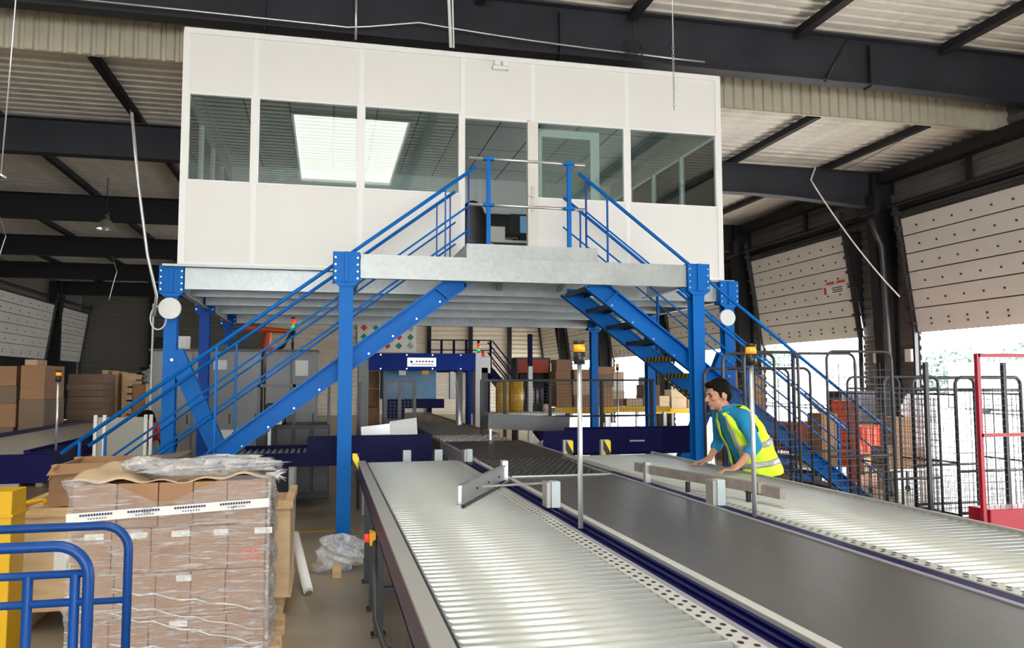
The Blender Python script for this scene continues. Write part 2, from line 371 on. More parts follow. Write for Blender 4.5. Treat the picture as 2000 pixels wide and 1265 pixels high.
# steel frame
def rafter(Y,zb0,zb1,zt,label,haunch=0,x0=-11.9,x1=11.9,nm=GIRD):
    r=thing('roof_rafter',label,'beam',(0,Y,zt))
    w=MB();xsn=[x0,8.6,9.5,10.4,11.2,x1];zz=[zb0,zb1,zb1-.03*haunch,zb1-.09*haunch,zb1-.15*haunch,zb1-.20*haunch]
    poly=[(x,Y-.008,z) for x,z in zip(xsn,zz)]+[(x1,Y-.008,zt),(x0,Y-.008,zt)]
    w.prism(poly,(0,.016,0)).build('web',nm,r)
    f=MB()
    for i in range(len(xsn)-1):f.bar((xsn[i],Y,zz[i]),(xsn[i+1],Y,zz[i+1]),.24,.02)
    f.build('bottom_flange',nm,r)
    MB().bar((x0,Y,zt),(x1,Y,zt),.24,.02).build('top_flange',nm,r)
    return r
g0=rafter(11.1,6.63,6.59,7.36,'huge charcoal steel girder crossing above the white cabin, in front of the beige cladding band',.4)
for x in(-7.4,-.9,3.3,8.6):MB().box(x,x+.012,11.0,11.2,6.55,7.26).build('stiffener',GIRD,g0)
RL=['dark roof rafter behind the cabin, nearest of the rafters under the low roof','dark roof rafter, second back under the low roof','dark roof rafter, third back under the low roof','dark roof rafter, fourth back under the low roof','dark roof rafter at the far end of the hall']
for Y,l in zip((14.8,20.8,26.8,32.8,38.8),RL):rafter(Y,5.66,5.66,6.25,l,1,nm=GIRD2 if Y>15 else GIRD)
CL={8.8:'dark tapered steel column beside the dock door nearest the right edge',14.8:'dark tapered steel column between the two large dock doors on the right wall',20.8:'dark tapered steel column behind the second dock door from the right, next to the cabin corner',26.8:'dark steel column on the right wall, third along from the right edge',32.8:'dark steel column on the right wall seen under the mezzanine, nearer one',38.8:'dark steel column on the far right wall between the two farthest dock doors'}
for Y in cols[1:]:
    c=thing('steel_column',CL[Y],'column',(11.75,Y,0));zt=6.25
    m=MB();m.prism([(11.95,Y-.01,0),(11.65,Y-.01,0),(11.42,Y-.01,5.5),(11.42,Y-.01,zt),(11.95,Y-.01,zt)],(0,.02,0)).build('web',GIRD2,c)
    m=MB();m.bar((11.65,Y,0),(11.42,Y,5.5),.26,.025,(1,0,0)).bar((11.42,Y,5.5),(11.42,Y,zt),.26,.025,(1,0,0)).build('inner_flange',GIRD2,c)
    MB().box(11.93,11.96,Y-.13,Y+.13,0,zt).build('outer_flange',GIRD2,c)
    MB().box(11.3,11.45,Y-.3,Y+.3,5.35,5.75).build('haunch_plate',GIRD2,c) if Y>11 else None
dl={28.9:'left wall column, nearer one beside the pale dock doors',38.4:'left wall column between the two pale dock doors'}
for Y,l in dl.items():
    c=thing('steel_column','dark steel '+l,'column',(-11.7,Y,0))
    MB().box(-11.95,-11.45,Y-.01,Y+.01,0,6.2).build('web',GIRD2,c);MB().box(-11.47,-11.44,Y-.14,Y+.14,0,6.2).build('inner_flange',GIRD2,c)
def ppos(x):return 'left' if x<1.5 else 'right'
LOWP=[(-10.1,'far left low-roof purlin, leftmost under the low roof'),(-7.85,'low-roof purlin, second from the left wall'),(-5.55,'low-roof purlin seen left of the cabin above the hanging lamp'),(-3.25,'low-roof purlin next to the left side of the cabin'),(-1.0,'low-roof purlin above the left end of the cabin'),(1.3,'low-roof purlin above the cabin doorway'),(3.6,'low-roof purlin above the cabin right half'),(5.9,'low-roof purlin just right of the cabin end'),(8.18,'low-roof purlin, first whole one visible right of the cabin'),(10.4,'low-roof purlin nearest the right wall, with a cable on it')]
for x,l in LOWP:
    m=MB();m.box(x-.035,x+.035,YS+.1,YF,6.26,6.40).box(x-.07,x+.035,YS+.1,YF,6.262,6.275).build('roof_purlin',GIRD2).update_tag()
    tag(bpy.data.objects[-1] if False else COL.objects[-1],'dark '+l,'purlin')
for x,l in((-10.9,'leftmost'),(-8.9,'second from the left'),(-4.3,'third from the left'),(2.1,'middle'),(4.45,'left of the three visible top right'),(7.27,'middle of the three visible top right'),(10.0,'rightmost of the three visible top right')):
    m=MB();m.box(x-.05,x+.05,YB,10.98,7.22,7.38).box(x-.09,x+.05,YB,10.98,7.222,7.24);o=m.build('roof_purlin',GIRD2);tag(o,'dark high-roof purlin, '+l,'purlin')
o=MB().box(11.6,11.85,10.4,YF,6.02,6.24).build('eave_beam',GIRD2);tag(o,'long dark eave beam along the top of the right wall','beam')
o=MB().box(11.78,11.9,10.4,YF,5.38,5.5).build('wall_girt',GIRD2);tag(o,'thin dark girt over the dock doors on the right wall','beam')
for Y in(12.5,17.8,23.8):
    o=B(11.80,11.88,Y-.05,Y+.05,5.5,6.02).build('girt_post',GIRD2);tag(o,'short dark post between girt and eave over '+{12.5:'the right-edge dock door',17.8:'the second dock door',23.8:'the third dock door'}[Y],'post')
for x,l in((-8.7,'left half, beside the small dark box'),(5.4,'under the mezzanine, left one'),(7.7,'under the mezzanine, middle one'),(9.9,'under the mezzanine, right one')):
    o=B(x-.1,x+.1,YF-.25,YF-.06,0,6.2).build('wall_post',GIRD2);tag(o,'dark steel post on the far wall, '+l,'post')
o=MB().tube([(8.06,10.85,7.22),(7.75,11.02,6.56)],.022,8).build('fly_brace',BLACK);tag(o,'short black rod bracing the big girder to a purlin','brace')
# down pipe / box on the right column
o=MB().tube([(11.25,14.55,5.2),(11.3,14.5,4.9),(11.45,14.5,4.6),(11.62,14.5,0)],.06,10).build('down_pipe',CAGEM);tag(o,'grey pipe running down beside the right column','pipe')
for y,l in((15.35,'left of the right-hand column'),(14.35,'right of the right-hand column')):
    o=B(11.86,11.95,y-.09,y+.09,2.15,2.42).build('switch_box',PAPER,bevel=.01);tag(o,'small white wall box on the brown cladding, '+l,'box')
# plants outside
rr=random.Random(3)
def bush(cx,cy,h,w,label):
    t=thing('tree',label,'tree',(cx,cy,0),'trees beyond the dock doors')
    m=MB();m.cyl((cx,cy,0),(cx,cy,h*.5),.18,8,.1).build('trunk',CARDD,t)
    f=MB()
    for i in range(900):
        a=rr.uniform(0,6.28);e=math.acos(rr.uniform(-1,1));q=rr.uniform(.6,1)
        p=V((cx+w*q*math.sin(e)*math.cos(a)*(1+.2*math.sin(3*a)),cy+w*q*math.sin(e)*math.sin(a),h*.62+h*.42*q*math.cos(e)))
        d1=V((rr.gauss(0,1),rr.gauss(0,1),rr.gauss(0,1))).normalized()*.28;d2=d1.orthogonal().normalized()*.16
        f.add([p-d1,p+d2,p+d1,p-d2],[(0,1,2,3)])
    f.build('foliage',LEAF,t)
bush(39.5,44,4.2,2.6,'pale green tree seen through the right-edge dock opening, left one')
bush(46,44,4.7,2.6,'pale green tree seen through the right-edge dock opening, right one')
bush(37,60,4.6,2.2,'pale green tree seen through the second dock opening')

for x,y0,y1,l in((34,20,38,'beyond the right-edge dock opening'),(30,40,58,'beyond the second dock opening')):
    t=thing('trailer','long white lorry trailer parked in the yard '+l,'trailer',(x,(y0+y1)/2,0))
    MB().box(x,x+2.5,y0,y1,.3,2.75).build('trailer_body',WFRAME,t,bevel=.05);MB().box(x+.7,x+2.3,y0+.3,y1-.3,.15,.3).build('chassis',CABG,t)
    for q in(y0+1.5,y1-2):MB().cyl((x+.3,q,.31),(x+.6,q,.31),.31,20).build('wheel',BLKR,t)
# ---------------------------------------------------------------- mezzanine
XL,XR=-1.85,5.50; Y0=10.30; YE=16.0; ZB,ZT=2.88,3.14
def cchan(m,p,q,h,w,side):   # C-section beam between p and q (bottom line), web on 'side' (unit vector)
    p=V(p);q=V(q);s=V(side)*w
    m.prism([p,p-s,p-s+V((0,0,.012)),p-s*.06+V((0,0,.012)),p-s*.06+V((0,0,h-.012)),p-s+V((0,0,h-.012)),p-s+V((0,0,h)),p+V((0,0,h))],q-p)
def column(x,y,mm,label,plate=True,cap=True,w=.145,zb=ZB):
    c=thing('platform_column',label,'column',(x,y,0),)
    m=MB();m.box(x-w/2,x+w/2,y-.075,y-.066,.015,ZT).box(x-w/2,x+w/2,y+.066,y+.075,.015,ZT).box(x-.005,x+.005,y-.066,y+.066,.015,ZT).build('post',mm,c)
    MB().box(x-.13,x+.13,y-.13,y+.13,0,.016).build('base_plate',mm,c,bevel=.003)
    if cap:
        h=MB();h.box(x-.145,x+.145,y-.088,y-.076,ZT-.31,ZT+.02).box(x-.022,x+.022,y-.11,y-.088,ZT-.31,ZT+.02)
        h.box(x-.145,x-.135,y-.088,y+.088,ZT-.31,ZT+.02).box(x+.135,x+.145,y-.088,y+.088,ZT-.31,ZT+.02).box(x-.145,x+.145,y+.076,y+.088,ZT-.31,ZT+.02)
        h.prism([(x-.145,y-.088,ZT-.31),(x-.075,y-.088,ZT-.36),(x+.075,y-.088,ZT-.36),(x+.145,y-.088,ZT-.31)],(0,.012,0))
        hb=h.build('head_bracket',mm,c,bevel=.004)
        multi('bolt',ALU,hb,lambda b:b.cyl((0,0,0),(0,-.010,0),.011,8),[(x+sx*.118,y-.088,ZT-.27+k*.075) for sx in(-1,1) for k in range(4)])
    return c
P0=column(XL,Y0,BLUE,'blue platform column at the left front corner of the cabin, with a round white disc')
P3=column(XR,Y0-.08,BLUE,'blue platform column at the right front corner of the cabin, with a round white disc')
P1=column(.19,8.80,BLUE,'tall blue column in front of the left staircase, at the left end of the landing beam',w=.15)
P2=column(4.33,8.80,BLUE,'tall blue column in front of the right staircase, beside the man in the yellow vest',w=.15)
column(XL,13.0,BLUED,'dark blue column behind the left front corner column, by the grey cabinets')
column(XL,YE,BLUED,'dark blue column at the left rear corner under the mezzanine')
column(XR,13.0,BLUE,'blue column under the mezzanine, on its right side, middle one')
column(XR,YE,BLUE,'blue column at the right rear corner under the mezzanine')
for c,x,y,s,nm in((P0,XL,Y0,1,''),(P3,XR,Y0-.08,-1,'')):
    m=MB();m.bar((x+s*.05,y,2.12),(x+s*.98,y,.02),.14,.20,(s,0,.2));m.box(x+s*.80,x+s*1.15,y-.08,y+.08,0,.016)
    m.build('foot_brace',BLUE,c)
    multi('bolt',ALU,c,lambda b:b.cyl((0,0,0),(0,-.015,0),.017,8),[(x+s*.03,y-.075,2.02-k) for k in(0,.2)])
# landing knee gusset on P2
MB().prism([(4.33-.08,8.78,ZB),(4.33-.22,8.78,ZB-.01),(4.33-.08,8.78,ZB-.13)],(0,.03,0)).build('gusset',BLUE,P2)
# discs
for x,y,l in((-1.84,10.12,'left front column of the mezzanine'),(5.40,10.02,'right front column of the mezzanine')):
    t=thing('round_disc_sensor','round white disc mounted on the '+l,'disc',(x,y,2.63))
    MB().cyl((x,y+.03,2.63),(x,y-.02,2.63),.128 if x<0 else .115,36).build('disc',PAPER,t,bevel=.006)
    MB().box(x-.05,x+.05,y+.03,y+.10,2.60,2.66).build('bracket',ALU,t)
t=thing('cable_loop','loop of white cable hanging beside the left round disc','cable',(-2.02,10.25,2.4))
MB().tube([(-1.98+.09*math.cos(a),10.2,2.52+.14*math.sin(a)) for a in [k*math.pi/9 for k in range(18)]],.009,6,closed=True).build('loop',PAPER,t)
# beams
def beam(label,p,q,side,h=ZT-ZB,mm=GALVB,w=.08,name='platform_beam'):
    m=MB();cchan(m,p,q,h,w,side);o=m.build(name,mm);return tag(o,label,'beam')
beam('long galvanised beam under the cabin front, between the corner columns',(XL+.15,Y0-.07,ZB),(XR-.15,Y0-.07,ZB),(0,-1,0))
beam('galvanised landing beam spanning between the two tall blue stair columns',(.19+.15,8.74,ZB),(4.33-.15,8.74,ZB),(0,-1,0),mm=GALV)
beam('short galvanised beam tying the left stair column back to the cabin platform',(.26,8.92,ZB),(.26,Y0-.17,ZB),(-1,0,0))
beam('short galvanised beam tying the right stair column back to the cabin platform',(4.26,8.92,ZB),(4.26,Y0-.17,ZB),(1,0,0))
for y,l in((11.1,'first'),(12.3,'second'),(13.8,'third'),(15.95,'last')):
    beam('galvanised cross beam under the mezzanine deck, %s one behind the front beam'%l,(XL+.1,y,ZB),(XR-.1,y,ZB),(0,-1,0))
beam('galvanised side beam along the left edge of the mezzanine',(XL-.02,Y0+.1,ZB),(XL-.02,YE-.1,ZB),(-1,0,0))
beam('galvanised side beam along the right edge of the mezzanine',(XR+.02,Y0+.1,ZB),(XR+.02,YE-.1,ZB),(1,0,0))
tag(MB().box(XL-.1,XR+.1,Y0-.15,YE+.1,ZT+.005,ZT+.035).build('mezzanine_deck',GALVB,bevel=.004),'flat galvanised deck carrying the white cabin','deck')
# landing
ld=thing('stair_landing','raised galvanised landing at the cabin door, between the two stairs','landing',(2.3,9.4,ZT))
m=MB();cchan(m,(1.54,8.90,ZT+.02),(3.12,8.90,ZT+.02),.17,.05,(0,-1,0));m.build('front_fascia',GALV,ld)
MB().box(1.54,3.12,8.91,10.12,ZT+.175,ZT+.195).build('tread_plate',GALVB,ld)
MB().box(.35,1.52,8.84,8.90,ZT+.0,ZT+.02).build('edge_angle',GALVB,ld);MB().box(3.14,4.2,8.84,8.90,ZT+.0,ZT+.02).build('edge_angle',GALVB,ld)
MB().box(1.54,1.60,8.95,10.1,ZT-.06,ZT+.17).build('side_channel',GALVB,ld);MB().box(3.06,3.12,8.95,10.1,ZT-.06,ZT+.17).build('side_channel',GALVB,ld)
for q,x in enumerate((1.95,2.75)):
    MB().bar((x,8.95,2.97),(x+.25,10.15,2.97),.05,.05).build('stay',GALV,ld)
# landing guard rail
gr=bpy.data.objects.new('guard_rail',None);COL.objects.link(gr);gr.parent=ld;WL[gr.name]=WL[ld.name]
for x in(1.80,2.78):
    p=MB();p.box(x-.024,x+.024,8.915,8.955,ZT+.19,4.33).build('post',BLUE,gr,bevel=.003)
    for z in(4.345,3.80):MB().box(x-.065,x+.065,8.90,8.965,z-.018,z+.018).build('clamp',BLUE,gr,bevel=.005)
for z in(4.345,3.80):MB().tube([(1.57,8.935,z),(2.98,8.935,z)],.017,10).build('bar',STEEL,gr)
# ---------------------------------------------------------------- stairs (built once as left, mirrored numbers for the right)
def stair(mir,label,rl1,rl2):
    X=(lambda x:4.57-x) if mir else (lambda x:x)
    st=thing('staircase',label,'stairs',(X(-.6),9.45,0))
    kf=.752
    zt=lambda x:2.13+kf*(x-.27)      # stringer top line
    Ya,Yb=9.0,9.88
    xb=-2.62;xtop=1.52
    for yy,sg in((Ya,-1),(Yb,1)):
        m=MB();h=.255
        p0=(X(-2.45),zt(-2.45));
        def P(x,dz):return (X(x),zt(x)+dz)
        for (x0,z0),(x1,z1),dy,th in((P(-2.50,0),P(xtop,0),0,1),):
            pass
        web=[(X(-2.55),yy,0),(X(-2.30),yy,0),(X(1.53),yy,zt(1.53)-h),(X(1.53),yy,zt(1.53)-.12),(X(1.36),yy,zt(1.36)),(X(-2.55),yy,zt(-2.55))]
        if zt(-2.55)<.02: web[-1]=(X(-2.52),yy,.02)
        m.prism(web,(0,.008,0))
        m.bar((X(-2.52),yy+sg*.03,zt(-2.52)),(X(1.36),yy+sg*.03,zt(1.36)),.09,.018)
        m.bar((X(-2.28),yy+sg*.03,.012),(X(1.60),yy+sg*.03,zt(1.60)-h),.09,.018)
        m.bar((X(1.19),yy+sg*.03,zt(1.19)-.01),(X(1.33),yy+sg*.03,zt(1.33)-h+.03),.07,.012)
        m.bar((X(-1.6),yy+sg*.03,zt(-1.6)-.01),(X(-1.46),yy+sg*.03,zt(-1.46)-h+.03),.07,.012)
        s=m.build('stringer',BLUE,st)
        multi('bolt',ALU,s,lambda b:b.cyl((0,0,0),(0,sg*.016,0),.011,8),[(X(-2.2+k*.265),yy+sg*.004,zt(-2.2+k*.265)-.2) for k in range(14)])
    n=15;zs=3.33/(n+1)
    for k in range(n):
        z=(k+1)*zs-.02;x=(z-2.13+.10)/kf+.27
        m=MB();a,b=x-.12,x+.14
        m.box(X(a),X(b),Ya+.01,Yb-.0,z-.005,z);m.box(X(a),X(a+.006),Ya+.01,Yb,z-.055,z-.005);m.box(X(b-.006),X(b),Ya+.01,Yb,z-.055,z-.005)
        t=m.build('tread',CAGEM,st)
        if mir and 7<=k<=9:
            tag(MB().box(X(b)-.006,X(b),Ya+.02,Yb-.01,z-.06,z).build('hazard_strip',HAZ3,t),'yellow and black hazard strip')
    if mir:
        m=MB();m.bar((X(-1.3),Yb+.03,zt(-1.3)-.268),(X(.2),Yb+.03,zt(.2)-.268),.08,.012);tag(m.build('hazard_strip',HAZ2,st),'yellow and black hazard strip')
    # hand rails
    for (yy,lab,xt,xlow) in((Ya-.04,rl1,1.66,-2.62),(Yb+.04,rl2,1.56,-2.62)):
        h=bpy.data.objects.new('handrail',None);COL.objects.link(h);h.parent=st;WL[h.name]=WL[st.name];h['label']=lab
        zr=lambda x:zt(x)+1.075
        MB().tube([(X(xlow),yy,zr(xlow)),(X(xt),yy,zr(xt))],.021,10).build('top_rail',BLUE,h)
        for d in(.40,.68):MB().tube([(X(-2.45),yy,zr(-2.45)-d),(X(1.57),yy,zr(1.57)-d)],.0115,8).build('knee_rail',BLUE,h)
        for x in(-2.45,-1.15,.15,1.30,1.57) if yy<9.3 else (-2.45,-1.05,.25,1.33,1.50):
            th=.013 if x>1 else .022
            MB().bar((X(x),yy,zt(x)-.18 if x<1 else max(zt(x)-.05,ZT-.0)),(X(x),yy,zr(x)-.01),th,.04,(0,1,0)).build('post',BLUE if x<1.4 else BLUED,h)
    return st
HAZ3=stripes('hazard_stripe_tread',(.015,.015,.015),(.62,.48,.02),9,(0,1,.55))
stair(False,'left blue steel staircase climbing from the floor to the landing','blue handrail on the near side of the left staircase','blue handrail on the cabin side of the left staircase')
stair(True,'right blue steel staircase with hazard-striped treads climbing to the landing','blue handrail on the near side of the right staircase','blue handrail on the cabin side of the right staircase')
# ---------------------------------------------------------------- cabin
CX0,CX1,CY0,CY1,CZ0,CZ1=-1.74,5.40,10.17,14.5,ZT+.035,6.10
cb=thing('office_cabin','white modular office cabin with a band of windows, standing on the mezzanine','cabin',((CX0+CX1)/2,CY0,CZ0))
J=[-1.74,-.92,.38,1.70,2.66,4.01,5.40];wz0,wz1=4.20,5.31;T=.05
def panel(x0,x1,z0,z1):MB().box(x0+.004,x1-.004,CY0,CY0+T,z0,z1).build('wall_panel',WHITE,cb)
def wnd(x0,x1,z0,z1,mm=GLASS):
    g=MB().box(x0,x1,CY0+.02,CY0+.026,z0,z1).build('window_pane',mm,cb)
    w=.022;f=MB();f.box(x0,x1,CY0-.008,CY0+T,z0,z0+w).box(x0,x1,CY0-.008,CY0+T,z1-w,z1).box(x0,x0+w,CY0-.008,CY0+T,z0+w,z1-w).box(x1-w,x1,CY0-.008,CY0+T,z0+w,z1-w)
    f.build('window_frame',WFRAME,g)
for i in range(6):
    a,b=J[i],J[i+1]
    panel(a,b,wz1-(.0 if i<3 else .04),CZ1-.02)
    if i==3:continue
    panel(a,b,CZ0,wz0);wnd(a+.03,b-.03,wz0,wz1-(0 if i<3 else .04))
for i,x in enumerate(J):
    w=.025 if 0<i<6 else .04
    m=MB().box(x-w,x+w,CY0-.012,CY0+T+.01,CZ0,CZ1) if i in(0,6) else (MB().box(x-.032,x+.032,CY0-.006,CY0+T+.01,CZ0,CZ1) if i!=3 else MB().box(x-.032,x+.032,CY0-.012,CY0+T,CZ0,CZ1))
    m.build('mullion',WFRAME,cb)
MB().box(CX0-.03,CX1+.03,CY0-.02,CY0+.05,CZ1-.05,CZ1+.02).build('top_profile',WFRAME,cb)
MB().box(CX0-.03,1.68,CY0-.015,CY0+.05,CZ0,CZ0+.03).box(2.6,CX1+.03,CY0-.015,CY0+.05,CZ0,CZ0+.03).build('base_profile',WFRAME,cb)
# doorway: jamb leaf with handle, inner door leaf behind the next pane
MB().box(1.73,2.58,CY0-.008,CY0+T,wz1-.075,wz1-.04).build('door_head',WFRAME,cb)
jl=MB().box(2.585,2.73,CY0-.015,CY0+T+.02,CZ0,wz1-.05).build('door_stile',CREAM,cb,bevel=.003)
m=MB();m.box(2.63,2.67,CY0-.03,CY0-.015,4.12,4.36).box(2.585,2.66,CY0-.055,CY0-.04,4.22,4.24).box(2.64,2.66,CY0-.05,CY0-.02,4.20,4.25).build('door_handle',STEEL,jl)
MB().cyl((2.65,CY0-.035,4.05),(2.65,CY0-.015,4.05),.028,14).build('lock',STEEL,jl)
dl_=MB();y=CY0+.16;dl_.box(2.78,3.66,y,y+.04,5.11,5.22).box(2.78,3.66,y,y+.04,3.25,4.22).box(2.78,2.83,y,y+.04,4.22,5.11).box(3.53,3.66,y,y+.04,4.22,5.11)
dl=dl_.build('door_leaf',WFRAME,cb,bevel=.003);MB().box(2.83,3.53,y+.015,y+.02,4.22,5.11).build('door_glazing',GLASSC,dl)
# side walls with windows
for x,s in((CX0,1),(CX1,-1)):
    xa,xb=(x,x+T) if s>0 else (x-T,x)
    MB().box(xa,xb,CY0+T,CY1,wz1-.03,CZ1-.02).build('side_wall_panel',WHITE,cb)
    MB().box(xa,xb,CY0+T,CY1,CZ0,wz0).build('side_wall_panel',WHITE,cb)
    g=MB().box(x+s*.02,x+s*.026,CY0+T,CY1,wz0,wz1-.03).build('side_window',GLASSC,cb)
    f=MB();f.box(xa-.01,xb+.01,CY0+T,CY1,wz0-.02,wz0+.03).box(xa-.01,xb+.01,CY0+T,CY1,wz1-.06,wz1-.02)
    for yy in(11.3,12.4,13.45,CY1-.05):f.box(xa-.01,xb+.01,yy,yy+.06,wz0,wz1)
    f.build('side_window_frame',WFRAME,g)
MB().box(CX0,CX1,CY1,CY1+T,4.98,CZ1-.02).box(CX0,CX1,CY1,CY1+T,CZ0,4.15).build('back_wall_panel',INW,cb)
g=MB().box(CX0,CX1,CY1+.02,CY1+.026,4.15,4.98).build('back_window',GLASSC,cb)
f=MB();f.box(CX0,CX1,CY1-.01,CY1+T,4.93,5.03).box(CX0,CX1,CY1-.01,CY1+T,4.13,4.18)
for x in J[1:-1]:f.box(x+.05,x+.12,CY1-.012,CY1+T,4.15,5.6)
f.build('back_window_frame',WFRAME,g)
MB().box(CX0+.05,CX1-.05,CY0+T,CY1,5.56,5.60).build('suspended_ceiling',CEIL,cb)
MB().box(CX0+.03,CX1-.03,CY0+T,CY1,CZ1-.06,CZ1-.02).build('roof_panel',WHITE,cb)
MB().box(CX0+.05,CX1-.05,CY0+T,CY1,CZ0,CZ0+.03).build('cabin_floor',CABG,cb)
zf=CZ0+.03
# things inside and on the cabin
ch=thing('office_chair','black office chair just inside the cabin doorway','chair',(2.02,11.3,zf))
m=MB();m.grid(lambda u,v:(1.54+.44*(u)*(1) if False else 2.02+(u-.5)*.46*(1-.35*max(0,v-.55)**1*2),11.15-.05*math.sin(math.pi*u)+.05*v,zf+.5+.66*v-.10*(2*u-1)**2*v),10,10)
o=m.build('backrest',BLACK,ch);sd=o.modifiers.new('s','SOLIDIFY');sd.thickness=.05
MB().box(1.79,2.25,11.15,11.6,zf+.42,zf+.50).build('seat',BLACK,ch,bevel=.02)
MB().cyl((2.02,11.38,zf+.08),(2.02,11.38,zf+.42),.03,12).build('gas_lift',STEEL,ch)
m=MB()
for k in range(5):
    a=k*1.2566;m.bar((2.02,11.38,zf+.08),(2.02+.28*math.cos(a),11.38+.28*math.sin(a),zf+.05),.04,.03)
    m.cyl((2.02+.28*math.cos(a)-.02,11.38+.28*math.sin(a),zf+.03),(2.02+.28*math.cos(a)+.02,11.38+.28*math.sin(a),zf+.03),.03,10)
m.build('star_base',BLACK,ch)
dk=thing('office_desk','pale desk behind the chair inside the cabin','desk',(2.6,12.2,zf))
MB().box(1.9,3.4,11.9,12.6,zf+.70,zf+.74).build('desk_top',CREAM,dk);MB().box(1.95,2.5,12.0,12.55,zf,zf+.70).build('drawer_pedestal',CREAM,dk);MB().box(3.34,3.38,11.95,12.55,zf,zf+.70).build('side_panel',CREAM,dk)
mo=thing('monitor','computer monitor with a blue screen on the cabin desk','monitor',(2.85,12.1,zf+.74))
MB().box(2.80,3.24,12.1,12.14,zf+.86,zf+1.2).build('screen_housing',BLACK,mo,bevel=.005);MB().box(2.95,3.20,12.094,12.099,zf+.9,zf+1.17).build('screen',SCRN,mo);MB().box(2.94,3.08,12.1,12.2,zf+.741,zf+.86).build('stand',BLACK,mo)
bx=tag(MB().box(2.36,2.72,12.15,12.5,zf+.741,zf+1.0).build('storage_box',CREAM,bevel=.01),'pale storage box on the cabin desk','box')
el=thing('emergency_light','small white twin-head emergency light at the top of the cabin front','lamp',(2.2,CY0-.05,5.93))
MB().box(2.10,2.32,CY0-.06,CY0-.008,5.92,5.97).build('housing',PAPER,el,bevel=.006)
for x in(2.155,2.265):MB().box(x-.04,x+.04,CY0-.09,CY0-.03,5.965,6.03).build('lamp_head',WFRAME,el,bevel=.012)
# ---------------------------------------------------------------- conveyors
def rollers(parent,x0,x1,ys,z,r,mm=ZINC,name='roller'):
    multi(name,mm,parent,lambda mb:mb.cyl((-(x1-x0)/2,0,0),((x1-x0)/2,0,0),r,18),[((x0+x1)/2,y,z) for y in ys])
def axle_strip(parent,x0,x1,y0,y1,z,label):
    s=MB();s.box(x0,x1,y0,y1,z-.09,z);o=s.build('axle_cover_strip',CREAMP,parent)
    if label:tag(o,label)
    b=MB();y=y0+.03;k=0
    while y<y1:
        for xx,off in((x0+(x1-x0)*.28,0),(x0+(x1-x0)*.72,.033)):
            b.add([(xx+.010*math.cos(a),y+off+.014*math.sin(a),z+.0015) for a in[q*math.pi/3 for q in range(6)]],[(0,1,2,3,4,5)])
        y+=.067
    b.build('axle_slots',BLACK,o).update_tag()
    return o
CREAMP=mat('pale_steel_strip',(.58,.58,.55),.4,.2)
LAV=mat('ribbed_cover',(.30,.29,.34),.45,.1)
PURP=mat('conveyor_side_navy',(.040,.022,.075),.4)
TOPR=mat('grey_top_rail',(.40,.39,.37),.4,.3)
# left roller conveyor
lc=thing('roller_conveyor','wide bright roller conveyor in the left foreground, between the wrapped pallet and the grey belt','conveyor',(.75,4.2,0))
Y0c,Y1c=.9,7.62
MB().box(.295,.305,Y0c,Y1c,.86,1.012).box(.295,.365,Y0c,Y1c,.86,.87).build('side_frame',PURP,lc)
MB().box(.292,.362,Y0c,Y1c,1.0,1.016).build('top_rail',TOPR,lc,bevel=.002)
MB().box(.364,.374,Y0c,Y1c,.93,1.008).build('roller_rail',BLACK,lc)
MB().box(.376,1.15,Y0c,Y1c,.87,.90).build('under_tray',TOPR,lc)
ys=[Y0c+.05+.067*k for k in range(100)]
rollers(lc,.376,1.148,ys,.972,.0300)
axle_strip(lc,1.15,1.225,Y0c,Y1c,1.0,None)
m=MB()
for k in range(3):m.box(1.228+k*.017,1.238+k*.017,Y0c,7.6,.95,.996-.004*k)
m.build('ribbed_cover',LAV,lc)
for y,dx in((1.6,0),(3.4,0),(5.69,0),(7.2,0)):
    for x in(.37,1.12):
        l=MB();l.box(x-.03,x+.03,y-.03,y+.03,.02,.86).box(x-.05,x+.05,y-.05,y+.05,0,.02).build('leg',BLACK,lc)
    MB().box(.37,1.12,y-.02,y+.02,.28,.33).build('cross_brace',BLACK,lc)
l=MB().box(.34,.40,6.30,6.36,.02,.86).box(.32,.42,6.28,6.38,0,.02).build('leg',BLACK,lc)
tag(MB().box(.24,.30,7.55,7.57,.93,1.09).build('end_marker',HAZ,lc),'yellow and black striped end marker')
MB().tube([(.30,5.0,.86),(.285,4.7,.60),(.285,4.6,.42),(.33,4.5,.30),(.45,4.45,.26),(.8,4.45,.26)],.018,8).build('cable_conduit',CAGEM,lc)
o=thing('emergency_stop_button','small red emergency stop button under the edge of the left roller conveyor','button',(.29,4.95,.80))
MB().box(.265,.30,4.91,4.99,.77,.85).build('housing',YEL,o);MB().cyl((.265,4.95,.81),(.235,4.95,.81),.022,16,.026).build('button',LEDR,o)
# belt conveyor
bc=thing('belt_conveyor','long dark grey belt conveyor running up the middle towards the machines','conveyor',(1.85,4,0))
MB().box(1.432,2.268,.9,6.18,.978,.996).build('belt',BELT,bc,bevel=.002)
MB().box(1.28,1.385,.9,6.5,.80,.985).build('side_cover',NAVY,bc,bevel=.006)
MB().box(1.30,1.318,.9,6.5,.985,.996).box(1.342,1.36,.9,6.5,.985,.998).build('cover_rib',NAVY,bc)
MB().box(1.388,1.43,.9,7.7,.90,1.0).build('edge_strip',CREAMP,bc,bevel=.002)
MB().box(2.271,2.30,.9,7.7,.90,1.0).build('edge_strip',LAV,bc,bevel=.002)
MB().box(2.303,2.372,.9,6.4,.80,.998).build('side_cover',NAVY,bc,bevel=.006)
for y in(1.8,4.0,6.0):
    for x in(1.36,2.30):MB().box(x-.03,x+.03,y-.03,y+.03,0,.80).build('leg',BLACK,bc)
MB().box(1.44,2.27,6.19,6.235,.97,1.004).build('crossing_bar',STEEL,bc)
